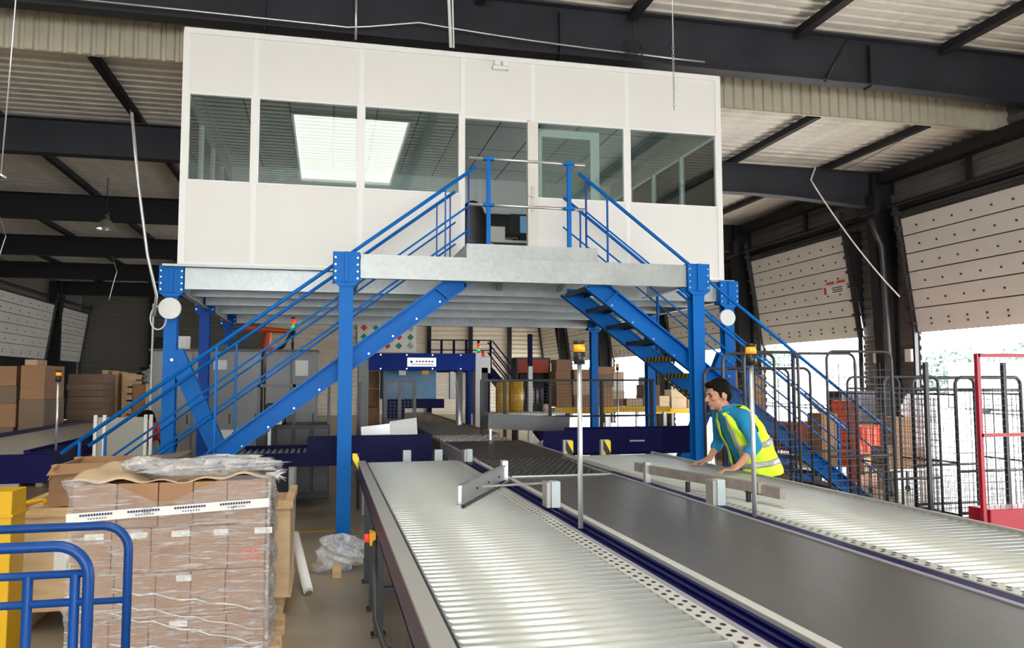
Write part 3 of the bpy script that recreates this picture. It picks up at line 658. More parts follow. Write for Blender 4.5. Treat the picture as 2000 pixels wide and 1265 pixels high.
MB().box(1.40,2.36,6.24,7.68,.93,.985).build('transfer_bed',BLKR,bc)
pts=[(1.47+.062*i+(.031 if j%2 else 0),6.29+.075*j,.99) for j in range(8) for i in range(12)]
multi('transfer_wheel',CAGEM,bc,lambda mb:mb.cyl((-.013,0,0),(.013,0,0),.022,10),pts)
b=MB()
for j in range(8,19):
    for i in range(13):b.cyl((1.457+.062*i+(.031 if j%2 else 0),6.29+.075*j,.99),(1.483+.062*i+(.031 if j%2 else 0),6.29+.075*j,.99),.022,10)
tag(b.build('transfer_wheels',CAGEM,bc),kind='stuff')
MB().box(1.30,1.385,6.5,7.69,.92,.985).build('side_cover',NAVY,bc);MB().box(2.303,2.372,6.4,7.69,.92,.985).build('side_cover',NAVY,bc)
fb=thing('belt_conveyor','dark brown middle section of the central conveyor, under the landing','conveyor',(1.95,9,0))
MB().box(1.45,2.42,7.72,10.1,.97,.992).build('belt',BELTF,fb);MB().box(1.41,1.448,7.72,10.1,.85,1.0).build('edge_strip',LAV,fb);MB().box(2.422,2.46,7.72,10.1,.85,1.0).build('edge_strip',LAV,fb)
for x in(1.44,2.42):
    for y in(8.0,9.8):MB().box(x-.03,x+.03,y-.03,y+.03,0,.85).build('leg',BLACK,fb)
wb=thing('wheel_table','strip of black transfer wheels behind the dark middle belt','conveyor',(1.95,10.8,0))
MB().box(1.45,2.46,10.12,11.35,.80,.955).build('bed',CABD,wb)
for x in(1.48,2.43):
    for y in(10.2,11.25):MB().box(x-.03,x+.03,y-.03,y+.03,0,.80).build('leg',BLACK,wb)
multi('wheel',TOPR,wb,lambda mb:mb.cyl((-.02,0,0),(.02,0,0),.035,10),[(1.52+.115*i+(.05 if j%2 else 0),10.22+.15*j,.965) for j in range(8) for i in range(8)])
tb=thing('belt_conveyor','tan belt conveyor running on through the blue gantry machine','conveyor',(2,15,0))
MB().box(1.50,2.42,11.4,20,.95,.985).build('belt',BELTT,tb);MB().box(1.45,1.497,11.4,20,.8,1.0).build('side_frame',CABD,tb);MB().box(2.423,2.47,11.4,20,.8,1.0).build('side_frame',YELD,tb)
for y in(12,14.6,17,19.5):
    for x in(1.48,2.45):MB().box(x-.03,x+.03,y-.03,y+.03,0,.8).build('leg',BLACK,tb)
# right roller conveyor
rc=thing('roller_conveyor','wide roller conveyor on the right, the one the man in the yellow vest leans on','conveyor',(2.9,5,0))
axle_strip(rc,2.378,2.45,2.0,7.85,1.0,None)
ys=[2.05+.067*k for k in range(86)]
rollers(rc,2.452,3.345,ys,.972,.0300)
MB().box(3.348,3.375,2.0,7.85,.84,1.012).build('side_frame',TOPR,rc);MB().box(2.46,3.34,2.0,7.85,.86,.89).build('under_tray',TOPR,rc)
for y in(2.6,4.4,6.2,7.6):
    for x in(2.42,3.33):MB().box(x-.03,x+.03,y-.03,y+.03,0,.86).build('leg',BLACK,rc)
# diverter gate left
dg=thing('diverter_gate','small aluminium diverter gate lying across the edge of the left roller conveyor','gate',(1.05,5.3,1.02))
p,q=V((1.33,5.98,1.055)),V((.80,4.86,1.055))
MB().bar(p,q,.008,.10).build('face_plate',ALU,dg)
MB().bar(p+V((0,0,.058)),q+V((0,0,.058)),.03,.014).build('top_rail',STEEL,dg)
MB().bar(p+V((.02,-.1,-.045)),q+V((0,-.12,-.045)),.02,.014).build('bottom_rail',BLACK,dg)
MB().bar(q+V((0,0,-.05)),q+V((0,0,.06)),.02,.02).build('end_post',STEEL,dg)
MB().box(1.31,1.355,5.96,6.04,1.0,1.15).build('pivot_post',ALU,dg,bevel=.003)
m=MB();m.bar((.97,5.0,1.09),(1.47,5.12,1.085),.02,.012);m.build('cross_arm',STEEL,dg)
MB().bar((1.46,5.11,1.0),(1.46,5.11,1.085),.012,.012).build('arm_stub',BLACK,dg)
for k in(.2,.45,.7):MB().cyl(p.lerp(q,k)+V((.01,-.006,0)),p.lerp(q,k)+V((.016,-.012,0)),.007,8).build('bolt',BLACK,dg)
GRB=mat('worn_grey_brown_metal',(.33,.28,.25),.45,.3,.25,9)
gd=thing('guide_rail','long grey-brown guide rail along the inner edge of the right roller conveyor','rail',(2.5,5.2,1.02))
MB().bar((2.345,5.55,1.098),(2.60,4.45,1.098),.035,.065).build('rail',GRB,gd,bevel=.004)
MB().bar((2.33,5.80,1.098),(2.345,5.66,1.098),.035,.065).build('rail_end',GRB,gd)
MB().bar((2.60,4.62,1.085),(2.64,4.28,1.085),.04,.065).build('rail_joint',GRB,gd)
MB().box(2.315,2.355,5.58,5.63,1.0,1.15).build('pivot_post',ALU,gd)
for x,y in((2.40,5.05),(2.57,4.55)):MB().box(x-.012,x+.012,y-.012,y+.012,1.0,1.07).build('stub_post',BLACK,gd)
BXG=mat('pale_blue_grey_box',(.46,.54,.56),.4)
for x,y,w,h,l in((1.335,4.66,.075,.155,'on the navy cover beside the left light pole'),(2.335,4.50,.07,.155,'on the edge of the belt under the grey-brown guide rail'),(1.335,7.60,.07,.12,'on the left edge of the belt, farthest of them')):
    t=thing('sensor_box','pale grey sensor box standing '+l,'box',(x,y,1.0 if y<6 else .985))
    z=.998 if y<6 else .985
    MB().box(x-.018,x+w/2,y-w/2,y+w/2,z,z+h).build('cover',BXG,t,bevel=.004);MB().box(x-w/2-.008,x-.02,y-w/2+.01,y+w/2+.04,z,z+h-.005).build('bracket',TOPR,t,bevel=.002)
def beacon(x,y,z0,z1,label,r=.013,lab2='amber beacon'):
    t=thing('beacon_pole',label,'pole',(x,y,z0))
    MB().cyl((x,y,z0),(x,y,z1),r,14).build('pole',ALU,t)
    MB().cyl((x,y,z1),(x,y,z1+.065),.030,20).build('beacon_base',BLACK,t);MB().cyl((x,y,z1+.065),(x,y,z1+.105),.031,20,.029).build('beacon_lens',AMB,t);MB().cyl((x,y,z1+.105),(x,y,z1+.123),.031,20).build('beacon_cap',BLACK,t)
    return t
beacon(1.285,3.97,.997,1.84,'slim grey pole with an amber beacon between left rollers and belt')
beacon(2.335,4.07,.997,1.84,'slim grey pole with an amber beacon in front of the man')
beacon(-2.92,9.8,1.0,1.76,'slim grey pole with an amber beacon on the far left conveyor, before the carton stacks')
beacon(5.2,13.8,0,1.95,'small amber beacon beside the blue column under the right stair')
# far left conveyor
fl=thing('roller_conveyor','silver-topped conveyor with navy sides at the far left, running past the carton stacks','conveyor',(-3.6,13,0))
MB().box(-4.55,-3.18,9.62,17,.93,.97).build('bed',ZINC,fl)
MB().box(-4.6,-2.85,9.5,9.62,.68,.98).build('end_frame',NAVY,fl,bevel=.004)
MB().box(-3.18,-3.12,9.62,17,.78,1.02).build('side_frame',NAVY,fl);MB().box(-4.62,-4.55,9.62,17,.78,1.02).build('side_frame',NAVY,fl)
MB().box(-3.12,-2.85,9.62,11.4,.86,1.0).build('side_cover',NAVY,fl)
for x,y in((-3.3,9.6),(-4.4,9.6),(-3.3,13),(-4.4,13),(-3.3,16.5)):
    MB().box(x-.035,x+.035,y-.02,y+.02,.02,.62).prism([(x-.10,y-.02,.68),(x-.10,y-.02,.63),(x-.035,y-.02,.58),(x+.035,y-.02,.58),(x+.10,y-.02,.63),(x+.10,y-.02,.68)],(0,.04,0)).box(x-.07,x+.07,y-.06,y+.06,0,.02).build('leg',TOPR,fl)
# cross conveyors under the landing
cl=thing('roller_conveyor','navy-sided roller conveyor crossing behind the left tall blue column','conveyor',(.1,10.3,0))
MB().box(-.22,1.28,9.93,9.96,.74,1.10).build('side_frame',NAVY,cl);MB().box(-1.2,-.22,9.95,9.98,.74,.90).build('side_frame',NAVY,cl);MB().box(-1.2,1.28,10.82,10.86,.70,.93).build('side_frame',NAVY,cl)
MB().box(-.22,1.28,9.97,10.8,.98,1.0).build('cover_plate',NAVY,cl)
multi('roller',ZINC,cl,lambda mb:mb.cyl((0,-.41,0),(0,.41,0),.026,12),[(-1.16+.075*k,10.40,.865) for k in range(13)])
for x in(-.4,.5,1.2):
    for y in(10.0,10.8):MB().box(x-.03,x+.03,y-.02,y+.02,.0,.74).build('leg',TOPR,cl)
t=thing('guard_plate','bright sheet-metal guard plate standing on the left navy cross conveyor','plate',(.75,10.1,1.0))
MB().bar((.42,9.99,1.10),(.78,10.12,1.13),.012,.20).build('plate',ALU,t);MB().bar((.78,10.12,1.145),(1.14,10.35,1.18),.012,.22).build('plate',PAPER,t);MB().box(.45,.50,10.02,10.08,1.0,1.03).build('foot',ALU,t)
cr=thing('roller_conveyor','navy-sided cross conveyor between the belt and the right tall blue column','conveyor',(3.6,10.1,0))
MB().box(2.62,4.20,9.55,9.58,.86,1.14).build('side_frame',NAVY,cr);MB().box(2.62,4.2,9.58,9.75,1.04,1.06).build('cover_plate',NAVY,cr);MB().box(3.0,4.75,9.9,9.93,.8,1.16).build('side_frame',NAVY,cr)
for x in(2.8,4.1):MB().box(x-.03,x+.03,9.62,9.66,0,.86).build('leg',TOPR,cr)
m=MB();m.box(3.75,3.95,9.54,9.552,.99,1.01).build('name_plate',TOPR,cr)
t=thing('guard_plate','dull grey sheet-metal guard plate right of the middle belt','plate',(2.6,10.1,.95))
MB().bar((2.02,10.05,1.25),(3.2,10.35,1.17),.012,.20).build('plate',mat('dull_grey_plate',(.13,.13,.135),.4,.3,.2,3),t);MB().bar((2.06,10.1,1.0),(2.06,10.1,1.16),.03,.03).build('foot',ALU,t);MB().bar((3.1,10.36,.0),(3.1,10.36,1.1),.03,.03).build('foot',ALU,t)
for x,y,l in((2.46,8.02,'left one, beside the middle belt'),(2.86,7.98,'right one, at the head of the right roller conveyor')):
    t=thing('hazard_block','yellow and black striped block, '+l,'block',(x,y,1.0))
    MB().box(x-.045,x+.045,y,y+.05,.86,1.14).build('block',TOPR,t);MB().box(x-.02,x+.06,y-.006,y,.985,1.135).build('hazard_face',HAZ,t)
    MB().box(x-.02,x+.02,y+.005,y+.045,0,.86).build('foot',BLACK,t)
for x,l in((.80,'left one in front of the left navy cross conveyor'),(1.12,'right one in front of the left navy cross conveyor')):
    t=thing('sensor_box','pale grey photocell box, '+l,'box',(x,8.15,0))
    MB().box(x-.04,x+.04,8.12,8.17,.93,1.06).build('cover',BXG,t,bevel=.004);MB().box(x-.015,x+.015,8.13,8.16,0,.93).build('post',BLACK,t)
# ---------------------------------------------------------------- front left
def carton(x0,x1,y0,y1,z0,z1,label,mm=CARD,group=None,tape=True,name='cardboard_box',cat='box'):
    t=tag(MB().box(x0,x1,y0,y1,z0,z1).build(name,mm,bevel=.004),label,cat,group)
    if tape:MB().box(x0-.0008,x1+.0008,(y0+y1)/2-.025,(y0+y1)/2+.025,z1,z1+.001).build('tape',CARDL,t)
    return t
def pallet(x0,x1,y0,y1,z,label,group=None,name='wooden_pallet'):
    t=thing(name,label,'pallet',((x0+x1)/2,(y0+y1)/2,z),group)
    n=5
    for k in range(n):
        yy=y0+(y1-y0-.1)*k/(n-1);MB().box(x0,x1,yy,yy+.1,z+.12,z+.142).build('top_board',WOOD,t)
    for k in range(3):
        xx=x0+(x1-x0-.1)*k/2
        MB().box(xx,xx+.1,y0,y1,z,z+.02).build('bottom_board',WOOD,t)
        for q in range(3):
            yy=y0+(y1-y0-.1)*q/2;MB().box(xx,xx+.1,yy,yy+.1,z+.02,z+.12).build('block',WOOD,t,bevel=.003)
    return t
LX0,LX1,LY0,LY1=-1.40,-.345,5.02,5.80
pallet(-1.42,-.26,4.98,5.88,0,'wooden pallet under the film-wrapped load of cartons in the left foreground')
hs=[.143,.40,.657,.913,1.17];cw=(LX1-LX0)/5
RN=['lowest','second','third','top'];CN=['far left','second from the left','middle','second from the right','far right']
for r_ in range(4):
    xs_=[LX0+cw*k for k in range(6)] if r_%2==0 else [LX0,LX0+cw*1.1,LX0+cw*2.15,LX0+cw*3.05,LX0+cw*3.95,LX1]
    for c_ in range(5):
        j=random.uniform(0,.006)
        b=tag(MB().box(xs_[c_]+.002,xs_[c_+1]-.002,LY0+j,LY0+.385,hs[r_]+.001,hs[r_+1]-.003).build('cardboard_box',CARD,bevel=.004),'brown carton in the film-wrapped load, %s layer, %s in the row'%(RN[r_],CN[c_]),'box','cartons in the wrapped load')
        if r_==2 or (r_==1 and c_==2) or (r_==0 and c_==2):
            x=xs_[c_]+.07+.02*c_;z=hs[r_+1]-.06;MB().box(x,x+.10,LY0+j-.0012,LY0+j,z,z+.035).build('label',PAPER,b)
        if r_==2 and c_==4:
            for q in range(5):
                x=xs_[c_]+.08+.022*q;MB().bar((x,LY0+j-.001,hs[r_]+.05),(x+.012,LY0+j-.001,hs[r_]+.13-.02*(q%2)),.001,.010,(1,0,0)).build('red_stamp',SIGNR,b)
    b=tag(MB().box(LX1-.28,LX1,LY0+.39,LY1,hs[r_]+.001,hs[r_+1]-.003).build('cardboard_box',CARD,bevel=.004),'brown carton at the right rear corner of the wrapped load, %s layer'%RN[r_],'box','cartons in the wrapped load')
m=MB();m.grid(lambda u,v:(LX0-.03+(LX1-LX0+.05)*u,LY0+.0+(LY1-LY0-.02)*v,1.185+.022*math.sin(9*u+3*v)*math.sin(5*v+u)+.03*v+.012*math.sin(31*u)),30,14)
o=m.build('cardboard_sheet',CARDL);sd=o.modifiers.new('s','SOLIDIFY');sd.thickness=.006;tag(o,'wavy cardboard sheet lying on top of the wrapped cartons','sheet')
# stretch film shell
rn=random.Random(5)
def wob(a,b,s=1.0):return .012*math.sin(23*a+7*b)*s+.008*math.sin(51*a-19*b)*s+.010*math.sin(13*b+5*a)*s
per=[(LX0-.012,LY0-.012),(LX1+.012,LY0-.012),(LX1+.012,LY1+.012),(LX0-.012,LY1+.012)]
def film_fn(u,v):
    s=u*4;i=int(s)%4;t=s-int(s);p,q=per[i],per[(i+1)%4]
    x=p[0]+(q[0]-p[0])*t;y=p[1]+(q[1]-p[1])*t
    top=1.20
    if i==0: top=1.20-.13*math.exp(-((t-.47)/.2)**2)
    z=.03+(top-.03)*v
    cx,cy=(LX0+LX1)/2,(LY0+LY1)/2;d=V((x-cx,y-cy)).normalized()
    w=max(0,wob(u*6,v*3))+(.05*max(0,1-v/.16)**1.5)+(.03*max(0,(v-.93)/.07))
    return (x+d.x*w,y+d.y*w,z+.006*math.sin(40*u))
fm=thing('stretch_wrap','clear wrinkled stretch film around the pallet of cartons in the left foreground','wrap',((LX0+LX1)/2,5.4,.03))
MB().grid(film_fn,160,60).build('film_skin',FILM,fm)
# diagonal rope-like folds and bunched foot of film
for z0,z1,r_ in((.62,.42,.006),(.56,.30,.004),(.50,.22,.005),(.22,.20,.012),(.30,.16,.007)):
    MB().tube([(LX0+(LX1-LX0)*(k/14),LY0-.03-.008*math.sin(k*1.7),z0+(z1-z0)*k/14+.01*math.sin(k*2.3)) for k in range(2 if z0<.3 else 3,15)],r_,6).build('film_fold',FILM2,fm)
MB().tube([(LX1+.02,LY0-.02,.15),(LX1+.015,LY0-.02,.6),(LX1+.02,LY0-.02,1.18)],.012,6).build('film_fold',FILM3,fm)
m=MB()
def crump(cx,cy,cz,rx,ry,rz_,seed,n=26):
    q=random.Random(seed);ph=[(q.uniform(2,9),q.uniform(2,9),q.uniform(0,6),q.uniform(.03,.16)) for _ in range(9)]
    def fn(p):
        a=math.atan2(p.y/ry,p.x/rx);b=p.z/rz_;k=1+sum(A*math.sin(f1*a+f2*b*2+c) for f1,f2,c,A in ph)*.6
        return p*k
    return (cx,cy,cz),(rx,ry,rz_),fn
c,r3,fn=crump(-.70,5.22,1.235,.40,.20,.045,3);m.ell(c,r3,48,14,fn=fn)
c,r3,fn=crump(-.60,5.35,1.26,.25,.16,.03,13);m.ell(c,r3,40,14,fn=fn)
c,r3,fn=crump(-1.10,5.35,1.24,.12,.12,.05,9);m.ell(c,r3,30,12,fn=fn)
c,r3,fn=crump(-.42,5.25,1.235,.13,.16,.03,8);m.ell(c,r3,30,12,fn=fn)
m.build('bunched_film',FILM2,fm)
m=MB()
for k in range(14):
    a=rn.uniform(-.6,1.0);p=V((LX1+.0,LY0+.0,1.20));m.tube([p,p+V((.05+.02*k%3*.01,-.02,.01*math.sin(k))),p+V((.07+rn.uniform(0,.05),-.03,rn.uniform(-.05,.04)))],.0,4,rs=[.012,.006,.001])
m.build('ragged_edge',FILM2,fm)
tp=MB();tp.box(LX0-.012,LX1+.012,LY0-.035,LY0-.030,.972,1.018);TP=None
bd=thing('printed_tape','white printed tape band across the front of the wrapped cartons','tape',(-.87,LY0-.03,.97))
def bz(x):return .960+.052*((x-LX0)/(LX1-LX0))
MB().grid(lambda u,v:(LX0-.02+(LX1-LX0+.04)*u,LY0-.034-.004*math.sin(14*u),bz(LX0+(LX1-LX0)*u)+.052*v),30,1).build('band',PAPER,bd)
x=LX0+.05
INK=mat('dark_blue_ink',(.03,.03,.09),.6)
while x<LX1-.06:
    m=MB()
    for k in range(12):
        w=.011;xx=x+k*.0145
        if xx<LX1-.03:m.box(xx,xx+w,LY0-.041,LY0-.0395,bz(xx)+.031,bz(xx)+.043)
        if 2<k<10 and xx<LX1-.03:m.box(xx,xx+w*.7,LY0-.041,LY0-.0395,bz(xx)+.013,bz(xx)+.019)
    if m.v:m.build('printing',INK,bd)
    x+=.25
# plywood crate behind, carton and hose on it
pc=thing('plywood_crate','large plywood crate on skids behind the wrapped pallet','crate',(-1.2,6.6,0))
for x in(-2.15,-1.25,-.40):MB().box(x,x+.1,6.32,7.2,0,.15).build('skid',WOOD,pc)
MB().box(-2.18,-.26,6.30,6.32,.16,.80).build('front_panel',PLY,pc);MB().box(-.28,-.255,6.32,7.2,.16,.80).build('end_panel',PLY,pc);MB().box(-2.18,-2.155,6.32,7.2,.16,.80).build('end_panel',PLY,pc);MB().box(-2.18,-.255,7.2,7.22,.16,.80).build('back_panel',PLY,pc)
MB().box(-2.2,-.24,6.28,7.22,.15,.163).build('base_board',PLY,pc)
MB().box(-2.2,-.235,6.28,6.34,.80,.86).box(-.295,-.235,6.34,7.22,.80,.86).box(-2.2,-2.14,6.34,7.22,.80,.86).build('top_batten',WOOD,pc)
MB().box(-1.86,-1.42,6.292,6.299,.40,.64).build('delivery_note',PAPER,pc)
MB().box(-2.2,-1.3,6.34,7.2,.81,.835).build('lid_board',PLY,pc)
o=thing('cardboard_carton','open brown carton standing on the plywood crate behind the wrapped load','box',(-1.6,6.6,.865))
MB().box(-1.93,-1.92,6.36,6.9,.865,1.05).box(-1.25,-1.24,6.36,6.9,.865,1.17).box(-1.92,-1.25,6.36,6.37,.865,1.16).box(-1.92,-1.25,6.89,6.9,.865,1.17).box(-1.92,-1.25,6.37,6.89,.865,.875).build('carton_body',CARD,o)
MB().prism([(-1.90,6.35,1.16),(-1.24,6.35,1.17),(-1.24,6.20,1.14),(-1.90,6.20,1.10)],(0,0,.006)).build('flap',CARD,o)
MB().prism([(-1.94,6.36,1.05),(-1.86,6.22,1.16),(-1.86,6.9,1.17),(-1.94,6.9,1.05)],(.006,0,0)).build('flap',CARDL,o)
MB().prism([(-1.25,6.37,1.17),(-1.05,6.37,1.20),(-1.05,6.88,1.20),(-1.25,6.88,1.17)],(0,0,.006)).build('flap',CARDD,o)
MB().bar((-1.75,6.355,.87),(-1.75,6.355,.95),.03,.004,(1,0,0)).build('yellow_strap',YEL,o)
o=MB().tube([(-2.15+.12*k,6.5+.05*math.sin(k*1.3),.872+.02*math.sin(k*1.1)**2) for k in range(0,2)]+[(-1.98,6.45,.90),(-1.96,6.42,.88)],.016,8).build('yellow_hose',YEL);tag(o,'short piece of yellow hose on the plywood crate','hose')
o=thing('black_hose_coil','coil of black hose inside the open plywood crate','hose',(-1.85,6.7,.3))
for k in range(4):MB().tube([(-1.75+(.22-.01*k)*math.cos(a),6.45+.03*k,.58+(.20-.01*k)*math.sin(a)) for a in[q*.2618 for q in range(24)]],.012,6,closed=True).build('hose_turn',BLKR,o)
# yellow post
o=thing('guard_post','square yellow steel post at the left edge of the picture','post',(-1.98,5.62,0))
MB().box(-2.10,-1.87,5.50,5.74,.012,1.085).build('post',YEL,o,bevel=.006);MB().box(-2.16,-1.80,5.44,5.80,0,.012).build('base_plate',YEL,o);MB().box(-2.11,-1.86,5.49,5.75,.93,.945).build('weld_band',YEL,o)
# blue trolleys
def trolley(y,xr,zt,label,xl,bars,verts,dep=.62):
    t=thing('platform_trolley',label,'trolley',((xl+xr)/2,y,0));r_=.0145
    for k,yy in enumerate((y,)):
        a=.085
        arc=[(xr-a+a*math.sin(q),yy,zt-a+a*math.cos(q)) for q in[i*math.pi/16 for i in range(9)]]
        arl=[(xl+a-a*math.sin(q),yy,zt-a+a*math.cos(q)) for q in[i*math.pi/16 for i in range(8,-1,-1)]]
        MB().tube([(xl,yy,.24)]+arl+arc+[(xr,yy,.24)],r_,14).build('frame_tube',RAILB,t)
        for z in bars:MB().tube([(xl,yy,z),(xr,yy,z)],.0105,10).build('cross_bar',RAILB,t)
        for x,za,zb in verts:MB().tube([(x,yy,za),(x,yy,zb)],.0125,10).build('upright_bar',RAILB,t)
    MB().box(xl,xr,y-dep,y+.02,.20,.235).build('deck',RAILB,t,bevel=.004)
    for x in(xl+.1,xr-.1):
        for yy in(y-.08,y-dep+.08):
            w=MB();w.cyl((x-.018,yy,.075),(x+.018,yy,.075),.075,20).build('wheel',BLKR,t)
            MB().box(x-.03,x+.03,yy-.02,yy+.02,.13,.20).box(x-.03,x-.022,yy-.015,yy+.015,.07,.14).box(x+.022,x+.03,yy-.015,yy+.015,.07,.14).build('fork',STEEL,t)
trolley(3.0,-.655,1.262,'blue tubular trolley end frame, the taller one behind at bottom left',-1.46,(1.01,),((-1.1,.24,1.01),),.5)
trolley(2.40,-.622,1.31,'blue tubular trolley end frame, the front one at bottom left',-1.42,(1.16,1.235),((-.770,.24,1.235),(-.655,.24,1.235),(-1.1,.24,1.16)),.62)
# tube, film ball
o=thing('cardboard_tube','white cardboard tube leaning on the floor right of the plywood crate','tube',(-.17,7.1,0))
MB().tube([(-.26,7.42,.40),(-.125,6.88,.035)],.040,20).build('tube_wall',PAPER,o);MB().cyl((-.1205,6.862,.0228),(-.1195,6.858,.0201),.030,16).build('tube_core',CARDD,o)
o=thing('film_waste','crumpled ball of waste stretch film on the floor at the foot of the blue column','waste',(.17,7.55,0))
m=MB();c,r3,fn=crump(.16,7.72,.17,.21,.20,.15,21);m.ell(c,r3,64,30,fn=fn).build('film_ball',FILM2,o)
m=MB();c,r3,fn=crump(.0,7.62,.06,.12,.1,.05,23);m.ell(c,r3,30,12,fn=fn).build('film_tail',FILM3,o)
tag(MB().box(.07,.15,7.40,7.50,.0,.11).build('wood_block',WOOD,bevel=.006),'small wooden block under the ball of waste film','block')
# ---------------------------------------------------------------- machines and goods behind
cab=thing('control_cabinet','row of tall light grey control cabinets behind the left staircase','cabinet',(-1.4,13.6,0))
xs_=[-2.68,-2.05,-1.42,-1.03]
for a,b in zip(xs_[:-1],xs_[1:]):
    MB().box(a,b,13.32,14.0,.10,2.24).build('cabinet_body',CABG,cab,bevel=.006)
    d=MB().box(a+.02,b-.02,13.30,13.32,.14,2.20).build('door',CABG,cab,bevel=.004)
    MB().box(b-.08,b-.06,13.275,13.30,1.10,1.25).build('handle',BLACK,d)
MB().box(-2.70,-1.02,13.3,14.0,2.24,2.275).build('top_trim',CABD,cab);MB().box(-2.68,-1.03,13.34,14.0,0,.10).build('plinth',CABD,cab)
MB().box(-1.75,-1.55,13.292,13.299,1.95,2.10).build('viewing_window',PAPER,cab)
MB().prism([(-1.62,13.295,1.32),(-1.56,13.295,1.32),(-1.59,13.295,1.38)],(0,-.003,0)).build('warning_sign',SIGNY,cab)
c2=thing('control_cabinet','shorter pair of grey control cabinets right of the tall row, behind the left staircase','cabinet',(-.55,13.6,0))
for a,b in((-.96,-.56),(-.56,-.15)):
    MB().box(a,b,13.32,14.0,.10,2.24).build('cabinet_body',CABG,c2,bevel=.006);d=MB().box(a+.02,b-.02,13.30,13.32,.14,2.20).build('door',CABG,c2,bevel=.004);MB().box(b-.07,b-.05,13.275,13.30,1.1,1.25).build('handle',BLACK,d)
MB().box(-.97,-.14,13.3,14.0,2.24,2.275).build('top_trim',CABD,c2);MB().box(-.96,-.15,13.34,14.0,0,.10).build('plinth',CABD,c2)
MB().box(-.50,-.30,13.292,13.299,1.85,2.1).build('frame_plate',TOPR,c2)
for x,z1,l in((-2.60,2.95,'left of the grey cabinets'),(-2.36,2.6,'in front of the grey cabinets, left of the blue column')):
    tag(MB().box(x-.012,x+.012,13.0,13.04,0,z1).build('aluminium_post',TOPR),'slim aluminium post standing '+l,'post')
tag(MB().box(-2.33,-2.12,13.35,13.45,2.30,2.50).box(-2.30,-2.16,13.33,13.35,2.33,2.47).build('junction_box',PAPER),'white junction box on top of the grey cabinets','box').location.z=2.276
o=tag(MB().box(-1.95,-1.6,13.4,13.9,2.276,2.36).build('cable_tray',CABD,bevel=.01),'dark cable tray on top of the tall grey cabinets','tray')
# dark machine in front of the right cabinets
dm=thing('machine_enclosure','dark machine with meshed guard doors behind the left staircase, next to the blue column','machine',(-.35,11.9,0))
MB().box(-.95,.05,11.7,12.5,.1,1.15).build('housing',CABD,dm,bevel=.01)
for k in range(4):MB().box(-.93+.25*k,-.72+.25*k,11.66,11.70,.2,1.1).build('guard_door',CAGEM,dm,bevel=.006)
for x in(-.93,-.45,.03):MB().box(x-.02,x+.02,11.68,11.72,1.15,1.72).build('upright',CAGEM,dm)
MB().box(-.95,.05,11.68,11.72,1.68,1.72).build('top_rail',CAGEM,dm);MB().box(-.85,-.55,11.8,12.1,1.152,1.45).build('motor',BLACK,dm,bevel=.03)
for x,y,z,l in((-1.3,11.2,0,'lower one'),(-.75,11.3,0,'upper one beside the dark machine')):
    t=thing('document_stand','cream pedestal box seen through the left handrails, '+l,'stand',(x,y,0));h=1.12 if x<-1 else 1.30
    MB().box(x-.02,x+.02,y-.02,y+.02,0,h-.12).build('post',ALU,t);MB().box(x-.16,x+.16,y-.12,y+.12,h-.12,h).build('tray',CREAM,t,bevel=.006)
# robot arm
rb=thing('robot_arm','orange industrial robot arm above the grey cabinets','robot',(-1.2,16.6,0))
MB().cyl((-1.2,16.6,0),(-1.2,16.6,2.05),.22,18).build('pedestal',CABD,rb);MB().cyl((-1.2,16.6,2.05),(-1.2,16.6,2.45),.19,18,.16).build('turret',ORG,rb,bevel=.01)
MB().cap((-1.2,16.5,2.45),(-1.15,16.5,2.76),.09,.07).build('lower_arm',ORG,rb);MB().cap((-1.6,16.4,2.82),(-.75,16.4,2.76),.065,.045).build('upper_arm',ORG,rb);MB().cyl((-.75,16.4,2.74),(-.62,16.4,2.73),.04,12).build('wrist',CABD,rb)
MB().tube([(-.62,16.3,2.95),(-.70,16.3,2.72),(-.85,16.3,2.45),(-1.1,16.3,2.28)],.03,8).build('hose',BLACK,rb)
def stack(x,y,z,label,h0=.25):
    t=thing('stack_light',label,'light',(x,y,z))
    MB().cyl((x,y,z),(x,y,z+h0),.018,10).build('pole',BLACK,t)
    for k,(mm,n) in enumerate(((LEDG,'green_lens'),(AMB,'amber_lens'),(LEDR,'red_lens'))):
        MB().cyl((x,y,z+h0+k*.055),(x,y,z+h0+k*.055+.05),.032,14).build(n,mm,t)
    MB().cyl((x,y,z+h0+.165),(x,y,z+h0+.185),.034,14).build('cap',BLACK,t)
stack(-.56,13.6,2.276,'red and amber stack light on a pole over the right grey cabinets',.36)
# gantry machine
ga=thing('strapping_machine','blue gantry strapping machine straddling the tan belt','machine',(1.6,14,0))
MB().box(.70,2.56,13.9,14.2,1.95,2.25).build('cross_beam',NAVY2,ga,bevel=.006)
multi('bolt',ALU,ga,lambda b:b.cyl((0,0,0),(0,-.01,0),.014,8),[(x,13.9,z) for x in(.9,1.35,1.8,2.3) for z in(1.98,2.22)])
pl=MB().box(1.36,1.86,13.885,13.9,2.02,2.17).build('maker_plate',ALU,ga);MB().prism([(1.40,13.882,2.12),(1.46,13.882,2.12),(1.43,13.882,2.06)],(0,.002,0)).build('emblem',NAVY2,pl)
for k in range(6):MB().box(1.50+.055*k,1.54+.055*k,13.882,13.885,2.09,2.12).build('lettering',CABD,pl)
MB().box(1.42,1.82,13.882,13.885,2.045,2.06).build('underline',CABD,pl)
MB().box(.52,.70,13.92,14.2,0,2.15).build('upright',CABG,ga,bevel=.008);MB().box(2.57,2.68,13.92,14.2,0,2.27).build('upright',PAPER,ga,bevel=.008)
